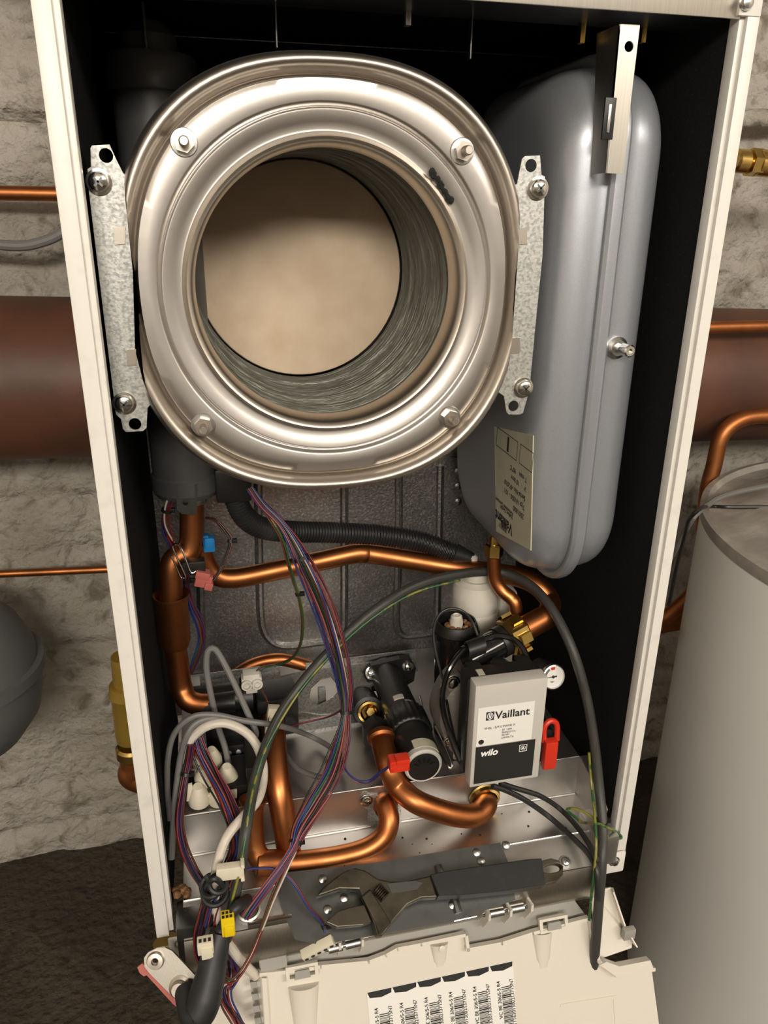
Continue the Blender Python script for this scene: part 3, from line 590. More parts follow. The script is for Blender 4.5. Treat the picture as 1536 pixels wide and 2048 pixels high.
# pressure gauge
q = at(1107, 1354, .06); gn = Vector((.1, -1, .25)).normalized()
t = thing('pressure_gauge', 'small round pressure gauge with white dial beside the pump', 'gauge', q)
MB().lathe([(.0105, -.028), (.0118, -.02), (.0118, -.004), (.0105, -.003)], q, gn, 32).build('gauge_body', 'black_plastic', t)
MB().lathe([(.0112, -.004), (.0122, -.0035), (.0122, .001), (.0112, .0014), (.0108, -.0005)], q, gn, 40, (False, False)).build('bezel', 'zinc', t)
dl = MB().lathe([(.011, -.004), (.011, -.0006)], q, gn, 40).build('dial', 'paper', t)
g1 = Vector((1, 0, 0)); g1 = (g1-gn*g1.dot(gn)).normalized(); g2 = gn.cross(g1); qd = q-gn*.0005
if g2.z < 0: g2 = -g2
def sector(a0, a1, r0, r1, n=8): return [qd+(g1*math.cos(math.radians(a0+(a1-a0)*k/n))+g2*math.sin(math.radians(a0+(a1-a0)*k/n)))*r1 for k in range(n+1)]+[qd+(g1*math.cos(math.radians(a1+(a0-a1)*k/n))+g2*math.sin(math.radians(a1+(a0-a1)*k/n)))*r0 for k in range(n+1)]
MB().prism(sector(75, 105, .0068, .0095), gn*.0001).build('red_sector', 'red_plastic', dl, smooth=0)
MB().prism(sector(115, 165, .0072, .0095), gn*.0001).build('grey_sector', 'cable_grey', dl, smooth=0)
MB().prism([qd+g1*.004+g2*.0007, qd-g1*.009, qd+g1*.004-g2*.0007], gn*.0004).build('needle', 'ink', dl, smooth=0)
MB().lathe([(.0014, 0), (.0014, .0008)], qd, gn, 14).build('needle_hub', 'ink', dl)
text('bar', qd-g2*.0055-g1*.001, g1, g2, .003, 'ink', dl, ax='CENTER')
# ================================================================ air separator
q = at(912, 1262, .125); t = thing('air_vent', 'black air vent cup with a rusty corroded top behind the pump', 'air vent', (q.x, q.y, SZ))
MB().lathe([(.019, SZ-q.z), (.0205, -.035), (.021, -.004), (.0235, -.003), (.0235, .002), (.0205, .003), (.0195, .004), (.018, -.004)], q, (0, 0, 1), 32, (True, True)).build('vent_cup', 'black_gloss', t)
MB().lathe([(.0225, .0), (.022, .006), (.0195, .012), (.018, .012), (.0185, .002)], q, (0, 0, 1), 32, (False, False)).build('cup_wall', 'black_plastic', t)
m = MB()
for i in range(26):
    a = random.uniform(0, 2*PI); r = random.uniform(.002, .015); m.lathe([(random.uniform(.002, .0042), 0), (.0025, .002), (0, .0036)], q+Vector((math.cos(a)*r, math.sin(a)*r, .006)), (random.uniform(-.4, .4), random.uniform(-.4, .2), 1), 8)
m.build('rust_crust', 'rust_dirt', t)
MB().lathe([(.006, 0), (.0068, .012), (.0055, .018), (.0035, .0195), (.003, .0185), (0, .0185)], q, (-.05, -.1, 1), 14).build('float_cap', 'trap_white', t)
tri = [at(879, 1281, .1), at(888, 1278, .1), at(884, 1290, .1)]
# black glossy arm to the union nut
nut = at(1030, 1268, .085); na = (at(1088, 1236, .094)-nut).normalized()
t = thing('pump_return_arm', 'glossy black plastic arm with brass union nut above the pump', 'pipe fitting', nut-na*.04)
MB().cyl(nut-na*.056, nut-na*.008, .0142, .0138, 28).build('arm_body', 'black_gloss', t)
MB().lathe([(.0152, -.02), (.0152, -.013), (.014, -.011)], nut, na, 28).build('arm_collar', 'black_plastic', t)
un = MB().lathe([(.0165, -.012), (.0185, -.010), (.0185, .007), (.0165, .009), (.012, .010)], nut, na, 8).build('union_nut', 'brass', t, smooth=20)
e1 = na.orthogonal().normalized(); e2 = na.cross(e1)
for k in range(6):
    a = 2*PI*k/6; e = e1*math.cos(a)+e2*math.sin(a); g = -e1*math.sin(a)+e2*math.cos(a); c0 = nut+e*.0175
    MB().prism([c0+g*.0045-na*.005, c0-g*.0045-na*.005, c0-g*.0045+na*.006, c0+g*.0045+na*.006], e*.0032).build('grip_lug', 'brass', un, smooth=0)
# condensate trap
q = Vector((.3325, .165, 0)); t = thing('condensate_trap', 'off-white plastic condensate trap bottle behind the pump', 'trap', (q.x, q.y, SZ))
MB().lathe([(.026, SZ), (.026, .190), (.0255, .192), (.0240, .194), (.0238, .219), (.0225, .224), (.0175, .2265), (.0165, .228)], q, (0, 0, 1), 40).build('bottle', 'trap_white', t)
MB().lathe([(.0128, .227), (.0132, .230), (.0125, .235), (.011, .237), (0, .2375)], q, (0, 0, 1), 30, (False, False)).build('top_neck', 'trap_white', t)
MB().box((q.x+.024, q.y-.01, .1), (q.x+.044, q.y+.02, .212), .004).build('side_body', 'trap_white', t)
# ================================================================ left hydraulic block
t = thing('hydraulic_block', 'black plastic hydraulic block behind the grey cables, lower left', 'valve block', (.075, .15, SZ))
MB().box((.05, .13, SZ), (.128, .2, .112), .005).build('block_body', 'black_plastic', t)
MB().cyl((.04, .165, .118), (.092, .165, .118), .016, n=28).build('valve_barrel', 'black_plastic', t)
MB().lathe([(.019, 0), (.021, .003), (.021, .012), (.018, .014)], (.086, .165, .118), (1, 0, 0), 28).build('barrel_collar', 'black_plastic', t)
MB().box((.1, .135, .085), (.142, .175, .13), .006).build('actuator', 'black_plastic', t)
MB().box((.055, .115, SZ), (.115, .132, .098), .003).build('terminal_block', 'black_plastic', t)
for k in range(6): MB().lathe([(.0028, 0), (.0025, .0012), (0, .0014)], (.062+.009*k, .1148, .09), (0, -1, .3), 10).build('terminal_screw', 'zinc', t)
MB().cyl(at(428, 1410, .15)-Vector((.012, 0, 0)), at(470, 1404, .15), .0115, n=24).build('pipe_socket', 'black_plastic', t)
# cable gland box
t = thing('cable_gland_box', 'black box with five cream rubber cable grommets, lower left of the shelf', 'junction box', (.068, .075, SZ))
MB().box((.033, .064, SZ), (.094, .108, SZ+.018), .002).build('box_tray', 'black_plastic', t)
MB().box((.085, .062, SZ), (.1, .112, .112), .003).build('box_end', 'black_plastic', t)
MB().prism([at(a, b, .0615) for a, b in ((373, 1603), (376, 1570), (384, 1568), (388, 1594), (474, 1580), (474, 1596))], (0, .002, 0)).build('gland_frame', 'cream_plastic', t, smooth=0)
for px, py, y, s in ((398, 1592, .066, 1.05), (437, 1590, .066, 1.0), (410, 1553, .075, 1.0), (455, 1552, .078, 1.0), (425, 1518, .092, .9), (400, 1530, .092, .9)):
    c0 = at(px, py, y); MB().lathe([(.0098*s, -.006), (.0098*s, 0), (.0085*s, .004), (.0055*s, .012), (.004*s, .0145), (.002*s, .0145)], c0, (0, -.25, 1), 20).build('rubber_grommet', 'cream_plastic', t)
# ================================================================ copper pipes inside the boiler
def pipe(pts, r, label, mt='copper', name='copper_pipe', sub=8):
    o = MB().tube(tp(pts), r, 20, sub=sub).build(name, mt); return tag(o, label, 'pipe')
t = thing('flow_pipe', 'long copper pipe crossing the back of the casing to the brass union nut', 'pipe', at(720, 1108, .2))
fp = tp([(404, 1085, .205), (408, 1118, .205), (428, 1148, .205), (470, 1156, .205), (560, 1139, .205), (640, 1122, .205), (705, 1108, .205), (725, 1107, .205), (750, 1109, .205), (880, 1130, .19), (960, 1142, .172), (1030, 1152, .15), (1072, 1170, .134), (1098, 1198, .122), (1099, 1218, .108), (1084, 1238, .097)])+[nut+na*.006]
MB().tube(fp, .0102, 20).build('tube', 'copper', t)
MB().cyl(nut+na*.006, nut+na*.04, .0118, n=24).build('socket_end', 'copper', t)
t = thing('return_pipe', 'copper pipe from the drain column into a wide sleeve, left side', 'pipe', at(352, 1290, .15))
MB().tube(tp([(384, 985, .17), (383, 1040, .17), (382, 1080, .17), (374, 1106, .168), (358, 1112, .165), (346, 1124, .162), (342, 1150, .16), (342, 1210, .16)]), .0108, 20).build('upper_tube', 'copper_dull', t)
a, b = at(342, 1190, .16), at(351, 1292, .16); ax = (b-a).normalized(); Ls = (b-a).length
MB().lathe([(.0135, .008), (.0152, -.0005), (.0166, -.0012), (.0166, .0015), (.0148, .006), (.0148, Ls-.008), (.0125, Ls)], a, ax, 36, (False, False)).build('sleeve', 'copper_dull', t)
MB().tube([a+ax*Ls*.8, b]+tp([(356, 1330, .16), (362, 1372, .158), (374, 1398, .152), (396, 1408, .15), (424, 1409, .15)]), .0106, 20).build('lower_tube', 'copper', t)
pipe([(452, 1372, .225), (472, 1350, .23), (510, 1328, .235), (555, 1319, .235), (595, 1326, .235), (640, 1340, .23)], .0072, 'thin copper pipe arching behind the zinc plate')
tag(MB().tube([at(a, b, Z=c) for a, b, c in ((545, 1440, .118), (548, 1475, .114), (551, 1520, .105), (557, 1575, .09), (565, 1625, .07), (573, 1668, .05), (577, 1696, .036), (578, 1706, .029))], .0112, 20).build('copper_pipe', 'copper'), 'thick copper pipe descending from the hydraulic block to the tray', 'pipe')
t = thing('outlet_pipe', 'bright copper pipe running along the tray front with an open upright stub', 'pipe', at(540, 1730, .03))
MB().tube(tp([(506, 1603, .046), (504, 1640, .042), (507, 1685, .036), (518, 1714, .03), (540, 1725, .026)]), .0098, 20, caps=(False, True)).build('upright_stub', 'copper_dull', t)
rq = at(506, 1602, .046); MB().lathe([(.0098, .004), (.0125, 0), (.0125, -.002), (.0095, -.001), (.0085, .006)], rq, at(504, 1640, .042)-rq, 28, (False, False)).build('stub_rim', 'copper_dull', t)
MB().tube(tp([(545, 1727, .026), (600, 1724, .026), (680, 1713, .026), (735, 1697, .027), (768, 1672, .03), (778, 1640, .036), (772, 1612, .046), (768, 1604, .053)]), .0098, 20).build('bent_tube', 'copper', t)
MB().lathe([(.0102, -.014), (.0115, -.013), (.0115, .013), (.0102, .014)], at(543, 1726, .026), at(600, 1724, .026)-at(543, 1726, .026), 24).build('tee_socket', 'copper_dull', t)
MB().lathe([(.0105, 0), (.0122, .003), (.011, .008)], at(770, 1606, .0545), (0, -1, -.2), 24).build('end_ring', 'copper', t)
cp = MB().prism([at(a, b, .0545) for a, b in ((722, 1600), (728, 1592), (742, 1590), (790, 1592), (802, 1610), (803, 1650), (794, 1668), (770, 1672), (745, 1660), (735, 1640), (736, 1620), (724, 1612))], (0, .001, 0)).build('escutcheon', 'galvanised', t, smooth=0)
screw(at(733, 1601, .0543), (0, -1, .1), .0046, cp, 'chrome'); screw(at(792, 1655, .0543), (0, -1, .1), .0032, cp, 'chrome', False)
t = thing('supply_pipe', 'thick S-bent copper pipe below the red plug running to a brass ring', 'pipe', at(870, 1620, .03))
MB().tube([at(a, b, Z=c) for a, b, c in ((762, 1472, .108), (768, 1500, .104), (778, 1535, .096), (795, 1570, .08))]+tp([(830, 1602, .034), (880, 1622, .03), (925, 1632, .03), (955, 1628, .034), (972, 1610, .042), (970, 1594, .056)]), .0108, 20).build('tube', 'copper', t)
rq = at(762, 1474, Z=.108); MB().lathe([(.0112, -.004), (.0135, -.002), (.0135, .002), (.0112, .004)], rq, at(768, 1500, Z=.104)-rq, 24).build('pipe_collar', 'copper', t)
MB().lathe([(.0118, .001), (.0152, .0012), (.0158, .004), (.0145, .007), (.0118, .0075)], at(967, 1590, .0555), (0, -1, -.1), 32, (False, False)).build('brass_ring', 'brass', t)
MB().prism([at(a, b, .11) for a, b in ((728, 1460), (750, 1440), (775, 1450), (772, 1478), (745, 1500), (728, 1490))], (0, .01, 0)).build('pipe_clip', 'black_plastic', t, smooth=0)
t = thing('vessel_pipe', 'thin bent copper pipe under the vessel with brass nut', 'pipe', at(1030, 1245, .12))
MB().tube(tp([(987, 1098, .135), (988, 1135, .135), (991, 1160, .134), (1003, 1180, .13), (1022, 1196, .124), (1031, 1212, .12), (1032, 1258, .118)]), .0068, 16).build('tube', 'copper', t)
a = at(987, 1112, .135); MB().lathe([(.0088, 0), (.0092, .001), (.0092, .012), (.0075, .0135)], a, (0, 0, 1), 6).build('brass_nut', 'brass', t, smooth=15)
MB().cyl(a+Vector((0, 0, .012)), a+Vector((0, 0, .022)), .006, n=16).build('thread_stub', 'brass', t)
# ================================================================ corrugated hose
P = spline(tp([(468, 975, .17), (474, 1005, .17), (492, 1036, .172), (525, 1056, .178), (580, 1063, .19), (660, 1065, .2), (760, 1070, .205), (840, 1082, .2), (900, 1103, .19), (945, 1118, .182)]), 60)
L_ = [0]
for i in range(1, len(P)): L_.append(L_[-1]+(P[i]-P[i-1]).length)
N_ = int(L_[-1]/.0008); Q = []; j = 0
for k in range(N_+1):
    s = L_[-1]*k/N_
    while j < len(P)-2 and L_[j+1] < s: j += 1
    Q.append(P[j].lerp(P[j+1], (s-L_[j])/max(1e-9, L_[j+1]-L_[j])))
fr = frames(Q); rs = []
for k, (q, (tt, e1, e2)) in enumerate(zip(Q, fr)):
    r = .0108-(.0014 if k % 4 in (2, 3) else 0); tail = k/len(Q)
    if tail > .93: r = .0105-.06*(tail-.93)
    rs.append([q+(e1*math.cos(2*PI*i/20)+e2*math.sin(2*PI*i/20))*r for i in range(20)])
t = thing('corrugated_hose', 'black corrugated drain hose crossing the back of the casing', 'hose', at(660, 1065, .2))
MB().rings(rs).build('hose_body', 'black_rubber', t, smooth=25)
MB().lathe([(.004, 0), (.005, .001), (.005, .006), (.003, .008)], at(946, 1124, .18), (0, 0, 1), 20).build('spout', 'trap_white', t)
q = at(462, 972, .168); MB().box((q.x-.014, .155, q.z-.012), (q.x+.018, .19, q.z+.02), .003).build('hose_socket', 'black_plastic', t)
# sensor parts at the upper left pipe
q = at(378, 1000, .152); t = thing('pipe_clamp_plate', 'dark metal clamp tab with a round hole under the black drain column', 'clamp', q)
MB().prism([at(a, b, .15) for a, b in ((352, 968), (395, 968), (394, 1026), (386, 1030), (364, 1028), (354, 1020))], (0, .0015, 0), [circ(at(371, 1005, .15), .0025)]).build('clamp_tab', 'dark_plate', t, smooth=0)
MB().lathe([(.0125, 0), (.0135, .002), (.0135, .008), (.012, .01)], at(388, 1003, .17), (0, 0, 1), 24).build('clamp_ring', 'zinc', t)
def plug(name, label, c0, sz, mt, cat='connector', rot=0, tilt=0, pins=0, pinmt='ink', extra=None):
    t = thing(name, label, cat, c0); MX = Matrix.Translation(c0) @ Matrix.Rotation(rot, 4, 'Y') @ Matrix.Rotation(tilt, 4, 'X')
    h = Vector(sz)/2; MB().box(-h, h, min(sz)*.1, MX).build('plug_body', mt, t)
    n = pins
    for k in range(n):
        x = -h.x+sz[0]*(k+.5)/n; m = MB(); m.lathe([(min(sz[0]/n, sz[2])*.3, 0), (min(sz[0]/n, sz[2])*.3, .0004)], (x, -h.y-.0001, 0), (0, -1, 0), 12); m.v = [MX @ v for v in m.v]; m.build('pin_hole', pinmt, t)
    if extra:
        for lo, hi in extra: MB().box(lo, hi, .0004, MX).build('latch', mt, t)
    return t
plug('blue_connector', 'blue sensor plug beside the upper left copper pipe', at(418, 1087, .19), (.011, .011, .014), 'blue_plastic', extra=[((-.004, -.007, -.002), (.004, -.005, .008)), ((-.0055, -.004, .007), (.0, .004, .0095))])
plug('pink_connector', 'faded pink plug on a black sensor clip at the left copper pipe', at(407, 1159, .145), (.015, .011, .012), 'pink_plastic', rot=.3, extra=[((-.0085, -.007, .003), (.004, .004, .0095)), ((.002, -.0068, -.007), (.009, .002, .0))])
q = at(390, 1133, .148); t = thing('sensor_clip', 'black temperature sensor with bent wire clip on the left copper pipe', 'sensor', q)
MB().box(q-Vector((.011, .006, .006)), q+Vector((.009, .006, .007)), .0015, None).build('sensor_body', 'black_plastic', t)
MB().tube(tp([(392, 1142, .14), (384, 1146, .139), (378, 1138, .139), (366, 1105, .139), (356, 1088, .142), (347, 1090, .144), (348, 1102, .143), (370, 1150, .139), (366, 1156, .139), (360, 1150, .14), (343, 1112, .142)]), .0009, 8).build('wire_clip', 'chrome', t)
# ================================================================ cables
def cable(name, label, pts, r, mt, n=10, cat='cable'):
    return tag(MB().tube(tp(pts), r, n).build(name, mt), label, cat)
cable('grey_cable', 'grey cable folded in a tall narrow loop, running down the left wall',
      [(458, 1535, .088), (450, 1495, .1), (437, 1455, .105), (424, 1400, .105), (413, 1340, .11), (415, 1305, .112), (426, 1297, .112), (440, 1312, .11), (470, 1370, .1), (498, 1432, .09), (511, 1462, .085), (508, 1474, .083), (490, 1462, .082), (455, 1443, .08), (420, 1437, .078), (390, 1448, .075), (372, 1475, .072), (360, 1520, .07), (350, 1600, .055), (346, 1660, .04), (343, 1718, .03)], .0029, 'cable_grey')
cable('grey_cable', 'grey cable looping wide to the right over the shelf and back',
      [(340, 1640, .06), (335, 1580, .068), (336, 1515, .072), (350, 1465, .078), (385, 1434, .08), (430, 1430, .08), (490, 1442, .08), (560, 1452, .085)]+[(a, b, at(a, b, Z=.086).y) for a, b in ((620, 1472), (668, 1500), (687, 1528), (676, 1551), (640, 1554), (600, 1540), (574, 1515), (563, 1495))], .0027, 'cable_grey')
cable('white_cable', 'thick off-white cable arching over the grommets and hanging to the plastic cover',
      [(364, 1522, .075), (370, 1500, .076), (385, 1475, .076), (412, 1453, .075), (448, 1446, .074), (485, 1460, .072), (510, 1485, .068), (524, 1520, .062), (526, 1560, .05), (515, 1600, .03), (485, 1635, .014), (455, 1672, .004), (438, 1715, -.004), (430, 1760, -.012), (431, 1800, -.018), (438, 1845, -.024), (455, 1885, -.026), (485, 1925, -.026), (512, 1952, -.026)], .0042, 'cable_white', 12)
t = thing('sleeved_cable', 'dark grey sleeved cable arching across the casing down to the right corner', 'cable', at(900, 1150, .1))
sp = [(452, 1880, -.03), (468, 1800, -.022), (482, 1730, -.012), (492, 1660, .0), (506, 1580, .03), (525, 1510, .05), (560, 1430, .07), (615, 1352, .085), (680, 1282, .1), (750, 1220, .11), (830, 1172, .128), (920, 1148, .143), (1000, 1145, .145), (1060, 1170, .118), (1105, 1220, .085), (1145, 1300, .055), (1172, 1390, .04), (1188, 1480, .028), (1198, 1570, .014), (1205, 1650, -.006), (1204, 1720, -.026), (1198, 1800, -.036), (1191, 1890, -.044), (1185, 1955, -.044)]
MB().tube(tp(sp), .0047, 12).build('sleeve', 'sleeve', t)
MB().tube(tp([(452, 1845, -.036), (475, 1760, -.024), (488, 1690, -.01), (500, 1610, .012), (515, 1545, .036), (540, 1480, .05), (600, 1382, .074), (672, 1300, .092), (745, 1236, .104), (828, 1186, .122), (920, 1160, .136)]), .0011, 7).build('earth_wire', 'earth_wire', t)
MB().tube(tp([(1178, 1505, .026), (1183, 1570, .016), (1190, 1640, -.012), (1192, 1700, -.03), (1184, 1780, -.04), (1178, 1840, -.042)]), .0013, 7).build('earth_wire', 'earth_wire', t)
cable('earth_wire_loop', 'yellow-green earth wire loop tied to the sleeved cable, lower right', [(1191, 1640, -.01), (1168, 1624, .0), (1145, 1617, .008), (1134, 1620, .012), (1150, 1634, .014), (1166, 1645, .01), (1192, 1646, -.008), (1215, 1655, -.01), (1238, 1668, -.002), (1242, 1676, -.004), (1226, 1676, -.006), (1204, 1668, -.012)], .0013, 'earth_wire', 8, 'wire')
def tie(px, py, Y, r, label, ax=(0, 0, 1), mt='black_plastic'):
    q = at(px, py, Y); t = thing('cable_tie', label, 'cable tie', q)
    MB().lathe([(r*.9, -.0015), (r, -.0016), (r, .0016), (r*.9, .0015)], q, ax, 18, (False, False)).build('tie_band', mt, t)
    MB().box(q+Vector((r*.8, -.002, -.002)), q+Vector((r*.8+.004, .002, .002)), .0005).build('tie_head', mt, t)
tie(1204, 1643, -.004, .0058, 'black cable tie around the sleeved cable near the right corner')
cable('black_cable', 'black cable from the pump to the right corner, lower of the pair', [(985, 1572, .03), (1010, 1580, .03), (1050, 1600, .028)]+[(a, b, at(a, b, Z=c).y) for a, b, c in ((1100, 1635, .036), (1150, 1680, .034), (1180, 1712, .03))]+[(1194, 1745, -.038), (1197, 1800, -.046)], .0027, 'cable_dark')
cable('black_cable', 'black cable from the pump to the right corner, upper of the pair', [(1000, 1566, .034), (1030, 1576, .034), (1080, 1592, .032)]+[(a, b, at(a, b, Z=c).y) for a, b, c in ((1120, 1618, .038), (1155, 1655, .038), (1182, 1695, .038), (1196, 1725, .032))], .0025, 'cable_dark')
cable('black_cable', 'glossy black cable looping from the pump module over the air vent arm', [(920, 1520, .03), (905, 1480, .04), (888, 1430, .05), (885, 1385, .055), (898, 1340, .06), (922, 1305, .066), (945, 1290, .07), (985, 1272, .072), (1020, 1275, .068), (1043, 1292, .06), (1054, 1315, .052), (1058, 1335, .046)], .0026, 'black_gloss')
cable('black_cable', 'thin black wire ring around the rusty air vent', [(900, 1395, .075), (882, 1345, .085), (869, 1290, .095), (868, 1255, .1), (880, 1228, .102), (902, 1217, .102), (928, 1224, .1), (945, 1245, .098), (955, 1270, .092), (960, 1290, .085)], .0014, 'cable_dark')
cable('black_cable', 'thin black wire hanging left of the pump module', [(885, 1395, .056), (890, 1440, .05), (900, 1480, .044), (915, 1515, .036), (928, 1535, .03)], .0014, 'black_gloss')
cable('black_cable', 'second thin black wire hanging left of the pump module', [(893, 1400, .056), (902, 1445, .05), (912, 1485, .042), (926, 1520, .034), (935, 1535, .03)], .0012, 'black_gloss')
q0 = at(950, 1296, .068); dr = Vector((.95, .2, .12)).normalized(); rs = []
for k in range(15):
    a = math.radians(-60+250*k/14); e1 = Vector((0, -1, .3)).normalized(); e2 = Vector((0, .3, 1)).normalized(); e = e1*math.cos(a)+e2*math.sin(a)
    rs.append([q0+e*.0075-dr*.009, q0+e*.0088-dr*.009, q0+e*.0088+dr*.009, q0+e*.0075+dr*.009])
tag(MB().rings(rs).build('cable_clip', 'black_plastic'), 'black rubber band clip holding cables above the pump', 'clip')
# ================================================================ wire harnesses
COL = ['wire_red', 'wire_blue', 'wire_red', 'wire_black', 'wire_violet', 'wire_white', 'wire_red', 'wire_blue', 'wire_brown', 'wire_pink', 'wire_green', 'wire_blue', 'wire_red', 'wire_pink', 'wire_black', 'wire_white']
def harness(name, label, pts, n, spread, r=.0008, cols=COL, seed=1, ties=(), fan=None, cat='wires'):
    rnd = random.Random(seed); P = tp(pts); t = thing(name, label, cat, P[len(P)//2])
    S = spline(P, 5); fr = frames(S); m = len(S); sp = spread if callable(spread) else (lambda u: spread)
    for i in range(n):
        a0 = rnd.uniform(0, 2*PI); rr = math.sqrt(rnd.uniform(.02, 1)); tw = rnd.uniform(-2.5, 2.5); ph = rnd.uniform(0, 6)
        Q = []
        for k, (q, (tt, e1, e2)) in enumerate(zip(S, fr)):
            u = k/(m-1); a = a0+tw*u+.5*math.sin(5*u+ph); d = sp(u)*rr*(1+.25*math.sin(9*u+ph))
            Q.append(q+e1*d*math.cos(a)+e2*d*math.sin(a))
        MB().tube(Q, r, 6, smooth=False).build('wire', cols[i % len(cols)], t, smooth=80)
    for u in ties:
        k = min(m-1, int(u*(m-1))); R = sp(u)+.0014
        MB().lathe([(R*.85, -.0013), (R, -.0014), (R, .0014), (R*.85, .0013)], S[k], fr[k][0], 16, (False, False)).build('tie_band', 'black_plastic', t)
        MB().box(S[k]+Vector((R*.7, -.002, -.0018)), S[k]+Vector((R*.7+.004, .002, .0018)), .0004).build('tie_head', 'black_plastic', t)
    return t
harness('wire_harness', 'main bundle of red, blue and white wires hanging across the casing',
        [(500, 975, .13), (525, 1010, .125), (560, 1045, .12), (585, 1083, .115), (606, 1125, .11), (632, 1180, .105), (655, 1240, .1), (675, 1310, .09), (688, 1370, .082), (692, 1408, .076), (690, 1450, .068), (680, 1500, .056), (662, 1555, .04), (630, 1610, .024), (600, 1660, .01), (588, 1692, .0), (565, 1730, -.008), (535, 1770, -.016), (505, 1810, -.022), (488, 1835, -.026)],
        30, lambda u: .0032+.0055*math.sin(PI*min(1, max(0, (u-.12)/.4)))**1+.008*max(0, math.sin(PI*(u-.5)/.3) if .5 < u < .8 else 0), seed=3, ties=(.2, .5, .785))
harness('thin_wire_pair', 'thin green, yellow and brown wires hanging left of the main bundle', [(505, 985, .128), (535, 1030, .122), (562, 1075, .118), (575, 1120, .116), (588, 1165, .114), (598, 1195, .112), (605, 1240, .115), (602, 1285, .125), (585, 1315, .14), (555, 1328, .155), (525, 1334, .152), (508, 1350, .15)], 4, .0012, .0008, ['wire_green', 'wire_yellow', 'wire_brown', 'wire_black'], 5, ties=(.45,))
harness('wire_loop', 'small loop of black and brown wires around the blue plug', [(412, 1036, .175), (430, 1040, .17), (450, 1062, .165), (461, 1082, .162), (452, 1115, .158), (440, 1140, .155), (424, 1160, .15)], 4, .0016, .0009, ['wire_black', 'wire_brown', 'wire_black', 'wire_red'], 6, ties=(.5,))
harness('wire_bundle', 'violet and red wires beside the black drain column, upper left', [(348, 985, .16), (335, 1015, .158), (330, 1045, .16), (338, 1075, .165), (352, 1100, .172)], 8, .0032, .0009, ['wire_red', 'wire_violet', 'wire_white', 'wire_blue', 'wire_red', 'wire_violet'], 7, ties=(.3,))
harness('wire_bundle', 'blue and red wires bulging behind the copper sleeve on the left wall', [(372, 1140, .178), (375, 1175, .178), (385, 1210, .176), (400, 1245, .174), (403, 1280, .172), (392, 1315, .17), (380, 1345, .17)], 9, .0035, .0009, ['wire_blue', 'wire_red', 'wire_violet', 'wire_brown', 'wire_green', 'wire_red'], 8, ties=(.12,))
harness('wire_bundle', 'red and black wires arching down the left wall past the grommets', [(382, 1490, .07), (376, 1530, .066), (366, 1580, .055), (359, 1640, .036), (366, 1690, .02), (384, 1735, .004), (404, 1768, -.008), (414, 1790, -.014), (405, 1830, -.02), (396, 1870, -.024), (398, 1905, -.026), (408, 1930, -.03)], 12, .0036, .0009, ['wire_red', 'wire_black', 'wire_red', 'wire_violet', 'wire_blue', 'wire_brown'], 9, ties=(.14,))
harness('wire_bundle', 'thick bundle of red and blue wires crossing the cream grommets', [(392, 1478, .08), (405, 1510, .072), (425, 1550, .06), (446, 1590, .044), (462, 1630, .03), (471, 1665, .018), (472, 1700, .006), (462, 1735, -.006), (445, 1775, -.014), (428, 1815, -.02), (420, 1850, -.024)], 26, .0068, .0009, ['wire_red', 'wire_blue', 'wire_brown', 'wire_violet', 'wire_red', 'wire_pink', 'wire_black'], 10)
harness('wire_bundle', 'red, green and white wires drooping in a loop at the igniter boot', [(588, 1700, -.002), (568, 1745, -.012), (545, 1800, -.022), (525, 1855, -.03), (505, 1905, -.036), (484, 1942, -.042), (464, 1962, -.046), (446, 1955, -.046), (428, 1930, -.044), (416, 1905, -.042)], 4, .0018, .0009, ['wire_red', 'wire_green', 'wire_white', 'wire_brown'], 11)
harness('wire_bundle', 'coloured wires running down behind the igniter boot to the bottom edge', [(440, 1850, -.02), (455, 1880, -.022), (468, 1920, -.024), (466, 1950, -.026), (448, 1975, -.03), (450, 2005, -.04), (470, 2040, -.052), (492, 2080, -.065)], 16, .0058, .0009, COL, 12)
harness('wire_pair', 'thin blue and red wires from the white plug to the five-hole plug', [(484, 1742, -.014), (510, 1737, -.01), (545, 1737, -.008), (575, 1752, -.012), (594, 1775, -.018), (618, 1815, -.026), (645, 1845, -.03), (650, 1865, -.034), (650, 1885, -.038)], 3, .0011, .0009, ['wire_blue', 'wire_red', 'wire_violet'], 13, ties=(.8,))
harness('wire_pair', 'thin blue and red wires lying on the zinc plate', [(690, 1415, .078), (660, 1430, .12), (620, 1440, .13), (580, 1452, .125), (560, 1460, .12)], 4, .0016, .0009, ['wire_blue', 'wire_red', 'wire_blue', 'wire_white'], 14)
harness('wire_pair', 'thin violet and pink wires sagging to the red plug', [(684, 1520, .05), (695, 1545, .048), (715, 1562, .046), (740, 1563, .046), (762, 1546, .04), (782, 1530, .034)], 3, .0012, .0009, ['wire_violet', 'wire_pink', 'wire_blue'], 15)
harness('wire_pair', 'two short brown wires between the two pale plugs', [(518, 1372, .146), (530, 1395, .125), (538, 1415, .106)], 2, .001, .0009, ['wire_brown', 'wire_red'], 16)
